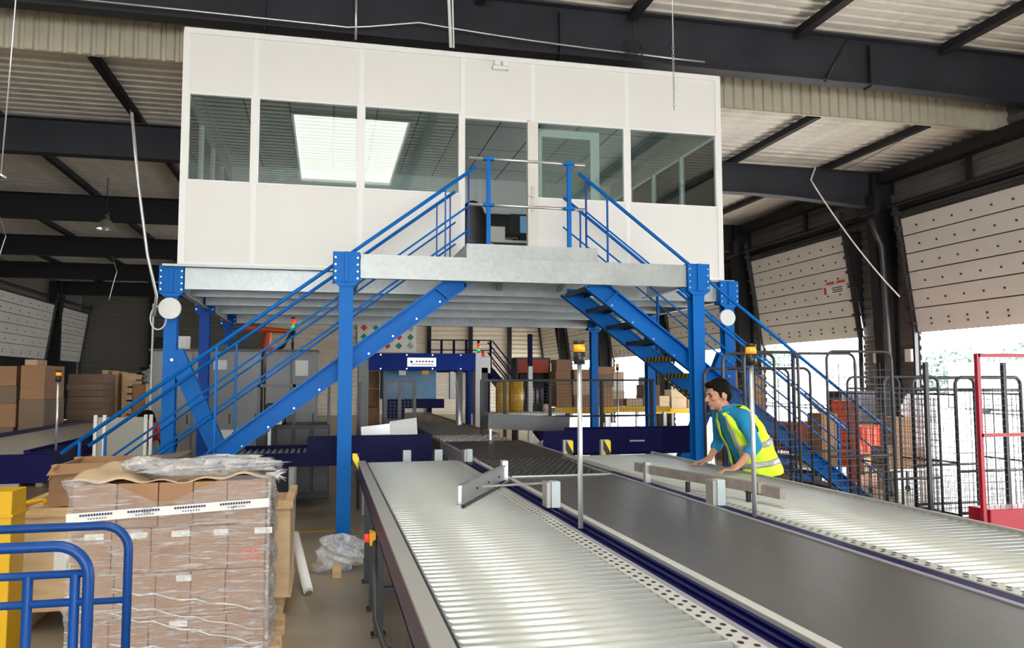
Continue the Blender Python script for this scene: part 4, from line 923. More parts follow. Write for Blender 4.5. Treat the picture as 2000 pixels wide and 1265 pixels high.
MB().box(2.44,2.50,13.95,14.2,0,1.95).build('inner_post',NAVY2,ga);MB().cyl((2.30,14.05,0),(2.30,14.05,1.95),.06,16).build('chrome_cylinder',ALU,ga);MB().box(2.12,2.20,13.95,14.1,1.45,1.93).build('control_box',PAPER,ga)
MB().box(2.68,2.80,13.95,14.2,.9,2.0).build('pulley_rack',CABD,ga);MB().box(2.68,2.85,13.95,14.1,1.9,2.2).build('terminal_box',PAPER,ga,bevel=.01)
MB().box(1.22,1.34,13.95,14.05,1.87,1.95).build('white_block',PAPER,ga);MB().box(1.62,1.74,13.95,14.05,1.88,1.95).build('yellow_block',YEL,ga)
t=thing('strap_head','dark blue wrapping head with light blue tank behind the gantry opening','machine',(1.35,15.5,0))
MB().box(1.02,2.05,15.2,15.9,1.42,2.0).build('tank',mat('tank_blue',(.10,.25,.42),.4,0,.3,5),t,bevel=.02);MB().box(1.1,1.43,15.0,15.2,1.05,1.42).build('motor_housing',NAVY,t,bevel=.02);MB().box(1.45,2.2,15.2,15.4,1.25,1.42).build('carriage',NAVY,t,bevel=.01)
for x in(1.06,2.5):MB().box(x-.03,x+.03,15.3,15.36,0,1.42).build('leg',CABD,t)
for x,l in((.80,'lower'),):
    for k in range(3):carton(.66,1.02,16.0+.02*k,16.45,.9+.36*k,1.25+.36*k,'brown carton seen through the left side of the gantry, %s in its stack'%('bottom','middle','top')[k],CARD,tape=False)
    tag(B(.6,1.1,15.95,16.5,0,.898).build('low_table',CABD),'dark table carrying three cartons behind the gantry','table')
# black mesh guard fences
def meshgrid(m,x0,x1,y,z0,z1,p=.06,w=.004,ax='x'):
    n=int((x1-x0)/p)
    for k in range(1,n+1):
        x=x0+(x1-x0)*k/(n+1)
        m.box(x-w/2,x+w/2,y-w/2,y+w/2,z0,z1) if ax=='x' else m.box(y-w/2,y+w/2,x-w/2,x+w/2,z0,z1)
    n=int((z1-z0)/p)
    for k in range(1,n+1):
        z=z0+(z1-z0)*k/(n+1)
        m.box(x0,x1,y-w/2,y+w/2,z-w/2,z+w/2) if ax=='x' else m.box(y-w/2,y+w/2,x0,x1,z-w/2,z+w/2)
def fence(x0,x1,y,z0,z1,posts,label,zb=0):
    t=thing('mesh_fence',label,'fence',((x0+x1)/2,y,0))
    for z in(z0,z1):MB().box(x0,x1,y-.015,y+.015,z-.015,z+.015).build('rail',BLACK,t)
    for x in posts:MB().box(x-.022,x+.022,y-.022,y+.022,zb,z1).build('post',BLACK,t)
    m=MB();meshgrid(m,x0,x1,y,z0,z1,.05,.003);m.build('wire_mesh',CAGEM,t)
fence(2.16,4.84,11.3,1.24,1.77,(2.18,2.52,3.2,4.0,4.80),'long black mesh guard fence behind the middle belt, in front of the yellow drums')
fence(.78,1.22,11.3,1.22,1.76,(.80,1.0,1.21),'short black mesh guard panel just left of the middle belt')
tag(MB().box(.42,.46,11.3,11.34,0,1.75).build('fence_post',BLACK),'single black guard post behind the left bright guard plate','post')
# drums
tb_=thing('bench','pale low bench carrying the yellow drums','table',(3.1,13.1,0))
MB().box(2.6,3.9,12.85,13.35,1.19,1.235).build('bench_top',PAPER,tb_)
for x in(2.65,3.85):MB().box(x-.03,x+.03,13.0,13.06,0,1.19).build('leg',ALU,tb_)
YD=mat('drum_yellow',(.62,.36,.03),.35)
for x,l in((2.88,'left'),(3.12,'right')):
    t=thing('drum','%s one of two mustard yellow drums behind the black mesh fence'%l,'drum',(x,13.1,1.236))
    MB().cyl((x,13.1,1.236),(x,13.1,1.75),.115,28).build('body',YD,t)
    for z in(1.24,1.42,1.58,1.735):MB().tube([(x+.117*math.cos(a),13.1+.117*math.sin(a),z) for a in[k*math.pi/12 for k in range(24)]],.006,6,closed=True).build('hoop',YD,t)
tag(MB().cyl((3.62,13.05,1.236),(3.62,13.05,1.37),.06,16,.05).build('paper_roll',CARDL),'small brown roll on the pale bench right of the drums','roll')
# access platform + mast
ap=thing('access_platform','navy steel access platform with a ladder stair, in the distance above the gantry','platform',(4,22,0))
for x in(2.75,3.1,3.45,3.8,4.15,4.5):MB().box(x-.03,x+.03,22,22.06,2.1,2.93).build('rail_post',NAVY,ap)
for z in(2.9,2.62,2.35):MB().box(2.75,4.5,22,22.04,z,z+.03).build('rail',NAVY,ap)
MB().box(2.7,4.55,22,23,2.02,2.12).build('deck',NAVY,ap)
for x in(2.8,4.45):MB().box(x-.05,x+.05,22.1,22.2,0,2.02).build('leg',NAVY,ap)
for y in(22.0,22.7):
    MB().bar((4.52,y,2.05),(6.2,y,.05),.05,.18).build('stringer',NAVY,ap)
    for d in(.85,.55,.25):MB().bar((4.55,y,2.05+d),(5.7,y,.65+d),.035,.035).build('stair_rail',NAVY,ap)
for k in range(8):MB().box(4.62+.2*k,4.85+.2*k,22.02,22.7,1.83-.238*k,1.86-.238*k).build('step',NAVY,ap)
t=thing('warning_beacon','orange-red beacon with a green and red stack light on the gantry corner','light',(2.72,14.05,2.2))
MB().cyl((2.72,14.02,2.201),(2.72,14.02,2.30),.05,18,.03).build('beacon_dome',ORG,t)
for k,mm in enumerate((LEDG,AMB,LEDR)):MB().cyl((2.66,14.12,2.30+.05*k),(2.66,14.12,2.345+.05*k),.026,12).build('lens',mm,t)
MB().cyl((2.66,14.12,2.20),(2.66,14.12,2.30),.012,8).build('stem',BLACK,t)
t=thing('mast','tall slim post, navy above and white below, right of the gantry','post',(3.86,15,0))
MB().box(3.82,3.90,15,15.08,0,2.05).build('lower_post',PAPER,t);MB().box(3.82,3.90,15,15.08,2.05,2.68).build('upper_post',NAVY,t)
m=MB();c,r3,fn=crump(3.35,22.45,2.33,.55,.3,.17,31);tag(m.ell(c,r3,40,18,fn=fn).build('film_bundle',FILM2),'silvery bundle of film lying on the distant access platform','bundle')
# sign board
sb=thing('notice_board','white notice board with red, green and yellow hazard symbols on the far wall','sign',(3.1,YF-.1,3.35))
MB().box(1.55,4.70,YF-.14,YF-.05,3.35,4.95).build('board',PAPER,sb)
pal=[SIGNR,SIGNR,SIGNG,SIGNG,SIGNY,TOPR,SIGNR,TOPR,TOPR]
for j in range(3):
    for i in range(5):
        x=1.9+.62*i;z=4.65-.48*j;mm=pal[(i*2+j*3)%9]
        MB().prism([(x-.18,YF-.145,z),(x,YF-.145,z-.18),(x+.18,YF-.145,z),(x,YF-.145,z+.18)],(0,-.01,0)).build('symbol',mm,sb)
o=B(-8.5,-7.8,YF-.25,YF-.1,3.05,4.0).build('wall_unit',BLACK,bevel=.02);tag(o,'square black unit high on the far left wall','box')
# yellow edged tables with goods, right background
gq=random.Random(11)
def goods(x0,x1,y,z,label,gl,n1,n2,cols_):
    t=thing('packing_table',label,'table',((x0+x1)/2,y+.4,0))
    MB().box(x0,x1,y,y+.9,z-.07,z).build('table_top',PAPER,t);MB().box(x0,x1,y-.03,y,z-.11,z+.02).build('yellow_edge',YEL,t)
    for x in(x0+.1,x1-.1):
        for yy in(y+.1,y+.8):MB().box(x-.04,x+.04,yy-.04,yy+.04,0,z-.07).build('leg',ALU,t)
    x=x0+.08
    while x<x1-.3:
        w=gq.uniform(.25,.45);zz=z+.021;
        for k in range(gq.randint(n1,n2)):
            h=gq.uniform(.16,.32);dx=gq.uniform(-.02,.02)
            o=B(x+dx,x+dx+w,y+.1+gq.uniform(0,.08),y+.6,zz,zz+h).build('cardboard_box',gq.choice(cols_),bevel=.006);tag(o,'carton in the pile '+gl,'box','cartons '+gl)
            zz+=h+.001
        x+=w+.05
goods(4.7,6.0,16.25,1.18,'yellow-edged packing table left of the first blue column under the right stair','on the left yellow-edged packing table',2,4,[CARD,CARDL,CARDG,PAPER,CARD])
goods(6.3,7.9,17.5,1.15,'yellow-edged packing table between the blue columns under the right stair','on the right yellow-edged packing table',1,4,[CARD,CARDG,PAPER,CARDL])
goods(8.3,11.3,20,1.0,'yellow-edged packing table behind the right stair by the open docks','on the far packing table by the docks',1,3,[PAPER,CARDL,PAPER,CARD])
# shelf cabinet brown/dark behind fence
t=thing('shelf_unit','dark shelf unit with a brown top and bundles of bottles behind the mesh fence','shelf',(5,17.8,0))
MB().box(4.2,5.0,18.1,18.15,1.0,2.25).build('back',CABD,t);MB().box(4.2,5.0,17.6,18.1,2.25,2.3).build('top',CABD,t);MB().box(4.22,4.98,17.62,17.66,1.95,2.25).build('brown_panel',REDP,t)
for z in(.9,1.2,1.75):MB().box(4.2,5.0,17.6,18.1,z,z+.03).build('shelf',CABD,t)
for x in(4.2,4.97):MB().box(x,x+.04,17.6,18.1,0,2.25).build('side',CABD,t)
tag(B(4.28,4.55,17.62,17.9,1.782,1.94).build('small_monitor',BLACK,bevel=.01),'small dark monitor on the dark shelf unit','monitor')
for k in range(6):tag(MB().cyl((4.30+.11*k,17.8,1.231),(4.30+.11*k,17.8,1.231+.38),.045,12).build('bottle',[PAPER,ALU,mat('mauve_%d'%k,(.30,.18,.35),.4)][k%3]),'bottle in the row on the middle shelf of the dark shelf unit','bottle','bottles on the dark shelf unit')
# tall dark wardrobe style columns of goods at left
gl='far left, beyond the silver conveyor'
SL=[(-5.78,-5.30,15.2,.0,2.02,CARDG,'brown carton stack at the very left edge, beyond the silver conveyor'),
]
def stackpile(name,x0,x1,y0,y1,layers,mm,label,group):
    z=.145
    for k,h in enumerate(layers):
        m_=mm[k%len(mm)];o=B(x0+gq.uniform(0,.03),x1-gq.uniform(0,.03),y0+gq.uniform(0,.03),y1,z,z+h-.002).build(name,m_,bevel=.006)
        tag(o,'%s, %s from the floor'%(label,['lowest','second','third','fourth','fifth','sixth','seventh','eighth','ninth','tenth','eleventh','twelfth'][k]),'box',group);z+=h
pallet(-6.9,-4.66,15.0,16.2,0,'wide pallet under the brown carton stacks at the far left')
stackpile('cardboard_box',-6.85,-6.25,15.1,16.1,[.45,.4,.4,.35,.28],[CARDG,CARD],'brown carton in the leftmost stack beyond the silver conveyor','cartons in the leftmost stack')
stackpile('cardboard_box',-6.2,-5.72,15.1,16.1,[.5,.3,.45,.3,.33],[CARDG,CARDG,CARD],'brown carton in the second stack beyond the silver conveyor','cartons in the second stack')
stackpile('cardboard_box',-5.68,-5.14,15.1,16.1,[.35,.22,.28,.4,.3,.34],[CARDG,CARD],'brown carton in the third stack beyond the silver conveyor','cartons in the third stack')
stackpile('cardboard_box',-5.10,-4.68,15.05,16.1,[.70,.62,.58],[CARD,CARDG],'tall plain carton beside the far left beacon pole','tall cartons behind the beacon pole')
pallet(-4.64,-3.9,17.8,18.8,0,'pallet under the flattened cartons at the far left')
stackpile('flat_carton_bundle',-5.15,-4.45,17.8,18.7,[.16]*5+[.13]*6+[.2],[CARDG,CARDD],'bundle of flattened cartons in the ribbed stack beyond the silver conveyor','flattened cartons')
for k,x in enumerate((-4.80,-4.62,-4.44)):
    o=B(x+.02,x+.14,18.9+.1*k,19.9,0,2.02-.03*k).build('board_stack',WOOD,bevel=.01);tag(o,'upright stack of pale wooden boards at the far left, %s of three'%('left','middle','right')[k],'boards')
for k in range(13):
    o=B(-4.28,-4.16,18.9,19.8,.02+.15*k,.13+.15*k).build('pallet_edge',WOOD);tag(o,'pale pallet board end in the high pallet stack at the far left','pallet','pallets in the high stack')
tag(B(-4.15,-3.9,18.9,19.8,0,1.7).build('cardboard_box',CARD,bevel=.01),'narrow upright brown carton right of the pallet stack','box')
tag(B(-3.88,-3.75,18.85,19.8,0,1.72).build('plywood_sheet',PLY),'pale upright plywood panel beside the bright red crate','panel')
tag(B(-3.72,-3.30,18.9,19.7,.8,1.70).build('red_crate',mat('bright_red',(.75,.03,.02),.45),bevel=.02),'bright red plastic crate at the far left, right of the plywood panel','crate')
tag(B(-3.74,-3.28,18.88,19.75,0,.798).build('cardboard_box',CARDL,bevel=.01),'carton under the bright red crate','box')
tag(B(-4.15,-3.3,20.2,21.3,0,1.55).build('pallet_load',CARDD,bevel=.01),'dark load under the crumpled film at the far left','load')
m=MB();c,r3,fn=crump(-3.75,20.6,1.92,.48,.4,.33,41);tag(m.ell(c,r3,60,26,fn=fn).build('film_bundle',FILM2),'big crumpled bundle of clear film on the load behind the red crate','bundle')
m=MB();c,r3,fn=crump(-4.1,21.7,1.98,.5,.28,.2,43);tag(m.ell(c,r3,40,20,fn=fn).build('black_bag',BLKR),'black plastic bag behind the crumpled film bundle','bag')
tag(B(-5.1,-4.9,15.3,15.8,2.05,2.15).build('yellow_carton',CARDL,bevel=.01),'pale yellow flat carton on top of the tall plain cartons','box').location.z=2.05
tag(B(-4.55,-3.65,21.4,22.0,0,1.76).build('pallet_load',CARDG,bevel=.01),'dull carton load under the black plastic bag at the far left','load')
# white guarded cabinet left of P0
t=thing('guard_screen','cream panel guard screen with white posts behind the left handrails','screen',(-2.4,10.5,0))
MB().box(-2.68,-2.16,10.5,10.52,.86,1.33).build('panel',mat('dull_cream_panel',(.36,.35,.30),.6),t)
for x in(-2.70,-2.60,-2.14,-2.08):MB().box(x-.018,x+.018,10.46,10.50,0,1.36).build('post',PAPER,t)
# small clear bottle
t=thing('water_bottle','clear plastic water bottle standing on the navy cross conveyor','bottle',(-1.05,10.5,.9))
MB().tube([(-1.12,10.42,.892),(-1.12,10.42,1.05),(-1.12,10.42,1.09),(-1.12,10.42,1.12)],.03,14,rs=[.032,.032,.014,.013]).build('bottle_body',FILM3,t);MB().cyl((-1.12,10.42,1.12),(-1.12,10.42,1.135),.015,12).build('cap',BLUED,t)
# ---------------------------------------------------------------- people
def remesh(o,v,sm=4):
    m=o.modifiers.new('r','REMESH');m.mode='VOXEL';m.voxel_size=v;m.use_smooth_shade=True
    s=o.modifiers.new('s','SMOOTH');s.factor=.5;s.iterations=sm
def spine_loft(mb,secs,n=28,cap=True):    # secs: centre, half-depth, half-width, axis tilt -> rings
    vs=[];m=len(secs)
    for k,(c,hd,hw,dv) in enumerate(secs):
        dv=V(dv).normalized()
        for i in range(n):
            a=2*math.pi*i/n;ca,sa=math.cos(a),math.sin(a);e=.82
            x=hd*math.copysign(abs(ca)**e,ca);y=hw*math.copysign(abs(sa)**e,sa)
            vs.append(V(c)+dv*x+V((0,y,0)))
    fs=[(j*n+i,j*n+(i+1)%n,(j+1)*n+(i+1)%n,(j+1)*n+i) for j in range(m-1) for i in range(n)]
    if cap:fs+=[tuple(range(n))[::-1],tuple(range((m-1)*n,m*n))]
    mb.add(vs,fs,True)
def head(mb,c,fw,up,s=1.0):
    fw=V(fw).normalized();up=V(up);up=(up-fw*up.dot(fw)).normalized();rt=fw.cross(up)
    M=Matrix((rt,fw,up)).transposed();c=V(c)
    P=lambda x,y,z:c+M@V((x*s,y*s,z*s))
    e=lambda p,r_,nu=20,nv=14:mb.ell(P(*p),[k*s for k in r_],nu,nv,M=M)
    e((0,-.008,.022),(.076,.095,.098));e((0,.035,-.045),(.056,.058,.062));e((0,.072,-.088),(.026,.022,.018))
    e((0,.080,.028),(.050,.018,.012));mb.cap(P(0,.088,.018),P(0,.112,-.018),.008*s,.014*s);e((0,.098,-.022),(.018,.014,.009))
    e((0,.088,-.050),(.024,.013,.007));e((0,.086,-.061),(.021,.013,.007))
    for q in(-1,1):
        e((q*.042,.062,-.012),(.024,.026,.022));e((q*.078,-.005,-.008),(.010,.020,.032))
    return P,M,s
def hand(mb,w,k,tips,thumb,rp=.030):     # wrist, knuckle centre, four finger tips, thumb tip
    w=V(w);k=V(k);d=(k-w).normalized();side=d.cross(V((0,0,1))).normalized()
    mb.cap(w,w.lerp(k,.55),.026,rp*.8)
    for i,t in enumerate(tips):
        off=side*(.030-.020*i);kk=k+off;t=V(t);mid=kk.lerp(t,.5)+V((0,0,.012))
        mb.cap(w.lerp(k,.35)+off*.6,kk,.017,.0115);mb.cap(kk,mid,.0105,.0095,10);mb.cap(mid,t,.0095,.0080,10)
    th=V(thumb);b=w.lerp(k,.30);m_=b.lerp(th,.55)+V((0,0,.006));mb.cap(b,m_,.014,.011,10);mb.cap(m_,th,.011,.009,10)
def man(name,label,loc,spine,hd,armL,armR,legs,shirt,vest=None,trou=TROU,headc=None,fw=(-1,0,-.2),hs=1.08,hands=None):
    t=thing(name,label,'person',loc)
    b=MB();P,M,s=head(b,headc,fw,(0,0,1),hs)
    nb=V(spine[-1][0]);b.cap(nb-V((0,0,.03)),V(headc)+V((.02,0,-.06)),.062,.056)
    for (c,hdp,hw,dv) in []:pass
    for A,H in((armL,hands[0]),(armR,hands[1])):
        s_,e_,w_=map(V,A);b.cap(s_,e_,.048,.040);b.cap(e_,w_,.040,.027)
        hand(b,w_,*H)
    spine_loft(b,[(c,a*.72,w*.82,d) for c,a,w,d in spine])
    for L in legs:
        h_,k_,a_=map(V,L);b.cap(h_,k_,.07,.05);b.cap(k_,a_,.05,.035)
    # neck to shoulders
    b.cap(nb,V(armL[0]),.05,.045);b.cap(nb,V(armR[0]),.05,.045)
    bo=b.build('body',SKIN,t);remesh(bo,.0055,3)
    # hair, brows, eyes
    h=MB()
    def hf(p):
        k=1.0+.03*math.sin(p.x*160+p.z*90)*math.sin(p.y*130)
        return p*k
    h.ell(P(0,-.022,.045),[.084*s,.098*s,.090*s],30,20,M=M,fn=hf)
    h.ell(P(0,-.062,-.012),[.070*s,.050*s,.060*s],20,14,M=M,fn=hf);h.ell(P(0,.045,.095),[.060*s,.042*s,.028*s],18,12,M=M,fn=hf)
    for q in(-1,1):h.ell(P(q*.074,.018,.015),[.008*s,.014*s,.035*s],10,8,M=M)
    ho=h.build('hair',HAIR,bo);remesh(ho,.006,1)
    for q in(-1,1):
        MB().ell(P(q*.032,.083,.012),[.012*s,.007*s,.006*s],12,8,M=M).build('eye',BLACK,bo)
        MB().ell(P(q*.034,.091,.032),[.019*s,.006*s,.0045*s],12,8,M=M).build('eyebrow',HAIR,bo)
    # shirt
    m=MB();spine_loft(m,spine)
    for A in(armL,armR):
        s_,e_,w_=map(V,A);m.cap(s_,e_,.064,.054);m.cap(e_,e_.lerp(w_,.34),.055,.052)
        m.cap(nb+V((0,0,-.03)),s_,.07,.066)
    m.tube([nb+V((.055*math.cos(a),.065*math.sin(a),.025+.012*math.cos(a))) for a in[i*math.pi/9 for i in range(18)]],.014,8,closed=True)
    so=m.build('shirt',shirt,t);remesh(so,.009,3)
    # trousers
    m=MB();c0=V(spine[0][0])
    spine_loft(m,[(c0+V((.04,0,-.12)),.11,.16,(1,0,0)),(c0+V((.02,0,0)),.125,.165,(1,0,0)),(c0+V((0,0,.08)),.12,.16,(1,0,0))])
    for L in legs:
        h_,k_,a_=map(V,L);m.cap(h_,k_,.095,.07);m.cap(k_,a_+V((0,0,.04)),.07,.058)
    to=m.build('trousers',trou,t);remesh(to,.011,3)
    for L in legs:
        a_=V(L[2]);f=MB();f.cap((a_.x+.03,a_.y,.045),(a_.x-.17,a_.y,.038),.045,.040).box(a_.x-.20,a_.x+.07,a_.y-.045,a_.y+.045,.0,.02)
        f.build('shoe',BLACK,t)
    return t,nb
d0=(1,0,.18);d1=(1,0,.35)
sp=[((3.61,6.23,.97),.150,.175,(1,0,.1)),((3.57,6.23,1.08),.135,.165,d0),((3.51,6.23,1.22),.135,.172,d0),((3.45,6.24,1.36),.130,.185,d1),((3.395,6.25,1.46),.105,.165,d1),((3.35,6.26,1.515),.060,.075,d1)]
aL=((3.40,6.07,1.455),(3.43,5.94,1.225),(3.245,5.895,1.068));aR=((3.37,6.44,1.44),(3.46,6.62,1.21),(3.335,6.565,1.068))
hn=[((3.165,5.875,1.042),[(3.055,5.835,1.018),(3.045,5.858,1.018),(3.05,5.88,1.018),(3.065,5.905,1.018)],(3.12,5.945,1.02),.032),
    ((3.26,6.535,1.042),[(3.155,6.49,1.018),(3.14,6.512,1.018),(3.145,6.535,1.018),(3.16,6.558,1.018)],(3.20,6.46,1.02),.032)]
mn,nb=man('person','dark-haired man in a yellow vest and blue shirt leaning both hands on the conveyor',(3.62,6.24,0),sp,None,aL,aR,
    [((3.66,6.13,.93),(3.60,6.10,.52),(3.70,6.10,.09)),((3.66,6.35,.93),(3.62,6.38,.52),(3.74,6.38,.09))],SHIRT,headc=(3.285,6.29,1.632),fw=(-1,-.06,-.22),hands=hn)
# the vest: shell around the torso with open front, armholes and bands
vs_=[((3.615,6.23,.955),.182,.212,(1,0,.16)),((3.60,6.23,1.03),.176,.205,(1,0,.16)),((3.57,6.23,1.12),.168,.198,d0),((3.53,6.235,1.22),.162,.196,d0),((3.485,6.24,1.32),.156,.200,(1,0,.28)),((3.44,6.245,1.40),.145,.190,d1),((3.405,6.25,1.465),.125,.160,d1),((3.375,6.255,1.512),.100,.105,d1)]
def vest_pt(j,a,grow=0):
    j=max(0,min(len(vs_)-1.001,j));k=int(j);f_=j-k
    c=V(vs_[k][0]).lerp(V(vs_[k+1][0]),f_);hd=vs_[k][1]*(1-f_)+vs_[k+1][1]*f_+grow;hw=vs_[k][2]*(1-f_)+vs_[k+1][2]*f_+grow
    dv=V(vs_[k][3]).lerp(V(vs_[k+1][3]),f_).normalized();ca,sa=math.cos(a),math.sin(a)
    w=.005*math.sin(9*a+2*j)+.004*math.sin(5*a-3*j)
    return c+dv*(hd+w)*math.copysign(abs(ca)**.82,ca)+V((0,(hw+w)*math.copysign(abs(sa)**.82,sa),0))
def vest_skin(name,mm,grow,j0,j1,a0,a1,nj,na,hole=True,par=None):
    vs=[vest_pt(j0+(j1-j0)*q/nj,a0+(a1-a0)*i/na,grow) for q in range(nj+1) for i in range(na+1)];fs=[]
    for q in range(nj):
        for i in range(na):
            j=j0+(j1-j0)*(q+.5)/nj;a=a0+(a1-a0)*(i+.5)/na
            if hole:
                da=min(abs((a-s_+math.pi)%(2*math.pi)-math.pi) for s_ in(math.pi/2+.12,-math.pi/2-.12))
                if j>3.9 and ((j-5.1)/1.25)**2+(da/.50)**2<1:continue
            fs.append((q*(na+1)+i,q*(na+1)+i+1,(q+1)*(na+1)+i+1,(q+1)*(na+1)+i))
    o=MB().add(vs,fs,True).build(name,mm,par or mn);s_=o.modifiers.new('s','SOLIDIFY');s_.thickness=.006;s_.offset=1
    return o
gap=.34
vo=vest_skin('vest',VEST,0,0,7,-math.pi+gap,math.pi-gap,42,84)
for j0,j1 in((1.15,1.65),(2.75,3.2)):vest_skin('reflective_band',REFL,.006,j0,j1,-math.pi+gap,math.pi-gap,4,84,False,vo)
for a in(math.pi-gap-.30,-math.pi+gap+.10):vest_skin('reflective_strip',REFL,.007,1.2,6.6,a,a+.18,24,3,False,vo)
# second worker, mostly hidden at the left
PINK=mat('orange_red_cloth',(.72,.06,.02),.7)
sp2=[((-2.20,12.1,.97),.13,.16,(1,0,.3)),((-2.24,12.1,1.02),.13,.17,(1,0,.5)),((-2.28,12.08,1.07),.13,.18,(1,0,.7)),((-2.32,12.06,1.11),.12,.18,(1,0,.8)),((-2.36,12.05,1.15),.06,.08,(1,0,.8))]
man('person','dark-haired worker in an orange-red top bending down behind the left staircase',(-2.2,12.1,0),sp2,None,((-2.33,11.90,1.10),(-2.48,11.82,.92),(-2.62,11.86,.80)),((-2.33,12.24,1.10),(-2.46,12.32,.92),(-2.60,12.28,.80)),
    [((-2.15,12.0,.92),(-2.18,12.0,.5),(-2.08,12.0,.09)),((-2.15,12.2,.92),(-2.20,12.2,.5),(-2.10,12.2,.09))],PINK,headc=(-2.44,12.0,1.22),fw=(-1,-.35,-.5),hs=1.05,
    hands=[((-2.68,11.86,.76),[(-2.76,11.83,.72),(-2.77,11.85,.72),(-2.77,11.87,.72),(-2.76,11.89,.72)],(-2.70,11.92,.73),.03),((-2.66,12.28,.76),[(-2.74,12.25,.72),(-2.75,12.27,.72),(-2.75,12.29,.72),(-2.74,12.31,.72)],(-2.68,12.2,.73),.03)])
# ---------------------------------------------------------------- roll cages and right side
def cage(cx,cy,w,d,h,label,mm=CAGEM,rz=0,front=True,back=True,sides=True,basem=None,r=.016,mesh=True,p=.075,mid=None,name='roll_cage'):
    t=thing(name,label,'cage',(cx,cy,0),rz=rz)
    def arch(y,nm):
        a=.09;x0,x1=-w/2,w/2
        pts=[(x0,y,.16)]+[(x0+a-a*math.cos(q),y,h-a+a*math.sin(q)) for q in[i*math.pi/12 for i in range(7)]]+[(x1-a+a*math.sin(q),y,h-a+a*math.cos(q)) for q in[i*math.pi/12 for i in range(7)]]+[(x1,y,.16)]
        f=MB().tube(pts,r,10).build('end_frame',mm,t,local=True)
        if mid:
            for z in mid:MB().tube([(x0,y,z),(x1,y,z)],r*.8,8).build('cross_bar',mm,t,local=True)
        MB().tube([(x0,y,.22),(x1,y,.22)],r*.8,8).build('cross_bar',mm,t,local=True)
        if mesh:
            m=MB();meshgrid(m,x0,x1,y,.22,h-.12,p,.0045);m.build('wire_mesh',mm,f,local=True)
    if front:arch(-d/2,'front')
    if back:arch(d/2,'back')
    if sides:
        for x in(-w/2,w/2):
            m=MB();meshgrid(m,-d/2,d/2,x,.22,h-.2,p,.0045,'y');
            for z in(.2,.8,h-.2):m.tube([(x,-d/2,z),(x,d/2,z)],r*.6,6)
            m.build('side_mesh',mm,t,local=True)
    MB().box(-w/2,w/2,-d/2,d/2,.15,.18).build('base',basem or mm,t,local=True)
    for x in(-w/2+.07,w/2-.07):
        for y in(-d/2+.07,d/2-.07):
            MB().cyl((x-.015,y,.055),(x+.015,y,.055),.055,16).box(x-.022,x+.022,y-.02,y+.02,.08,.15).build('caster',BLKR,t,local=True)
    return t
cage(5.62,7.85,.80,.62,2.07,'tall empty dark roll cage in front of the second dock opening, right of the man',p=.08,sides=False,mid=(.95,))
cage(4.92,8.46,1.12,.44,1.90,'wide low dark roll cage directly behind the man in the yellow vest',p=.08,sides=False)
cage(4.47,7.62,.62,.45,2.05,'narrow dark roll cage beside the right tall blue column, behind the man',p=.08,sides=False)
cage(6.66,8.35,.74,.66,1.80,'dark roll cage left of the pair near the right edge',p=.07,mid=(1.66,.62))
cage(7.62,8.25,.92,.7,1.79,'dark roll cage behind the red framed one, with a thick left post',p=.07,mid=(1.64,.70),r=.022)
# red frame
t=thing('roll_cage','red framed roll cage with a red base at the right edge of the picture','cage',(6.75,6.9,0),rz=0)
for x in(-.50,.50):MB().box(x-.02,x+.02,-.32,-.28,.12,2.02).build('post',RED,t,local=True)
for x in(-.50,.50):MB().box(x-.02,x+.02,.38,.42,.12,1.95).build('post',CAGEM,t,local=True)
MB().box(-.50,.50,-.32,-.28,1.985,2.02).build('top_bar',RED,t,local=True);MB().box(-.50,.50,-.32,-.28,1.20,1.235).build('middle_bar',RED,t,local=True)
m=MB();meshgrid(m,-.5,.5,-.3,.35,1.98,.07,.004);m.build('wire_mesh',CAGEM,t,local=True)
m=MB();meshgrid(m,-.5,.5,.4,.35,1.9,.08,.004);m.build('wire_mesh',CAGEM,t,local=True)
MB().box(-.46,.52,-.34,-.06,.12,.50).build('red_base_box',RED,t,local=True,bevel=.01)
for x in(-.42,.42):
    for y in(-.24,.34):MB().cyl((x-.015,y,.06),(x+.015,y,.06),.06,16).build('caster',BLKR,t,local=True)
# goods around docks
o=tag(B(7.7,8.35,12.2,12.8,.38,1.05).build('red_container',REDP,bevel=.02),'brick-red open container on a yellow stand beyond the right stair','container')
tag(B(7.68,8.4,12.18,12.9,0,.378).build('yellow_stand',YEL,bevel=.02),'low yellow stand under the brick-red container','stand')
tag(B(9.0,9.05,12.2,12.9,0,1.4).build('red_post_panel',ORG),'narrow orange-red upright panel behind the containers','panel')
t=thing('red_skip','brick-red sloped skip behind the dark cages','skip',(9.0,13.2,0));MB().prism([(8.5,13,.35),(9.75,13,.35),(9.6,13,.85),(8.5,13,1.0)],(0,.7,0)).build('skip_body',REDP,t);MB().box(8.6,9.6,13.1,13.6,0,.35).build('skip_base',CABD,t)
t=thing('plastic_crate','bright orange slatted plastic crate behind the dark cages','crate',(10.2,13.4,0))
MB().box(9.85,10.95,13.2,13.24,.42,.88).build('front_wall',ORG,t);MB().box(9.85,10.95,13.9,13.94,.42,.88).build('back_wall',ORG,t);MB().box(9.85,9.89,13.24,13.9,.42,.88).build('side_wall',ORG,t);MB().box(10.91,10.95,13.24,13.9,.42,.88).build('side_wall',ORG,t);MB().box(9.85,10.95,13.2,13.94,.38,.42).build('floor_board',ORG,t);MB().box(9.82,10.98,13.17,13.97,.84,.90).build('rim',ORG,t) if 0 else None
for k in range(7):MB().box(9.93+.15*k,9.96+.15*k,13.17,13.2,.42,.88).build('rib',ORG,t)
MB().box(9.9,10.9,13.25,13.9,0,.38).build('pallet_foot',WOOD,t)
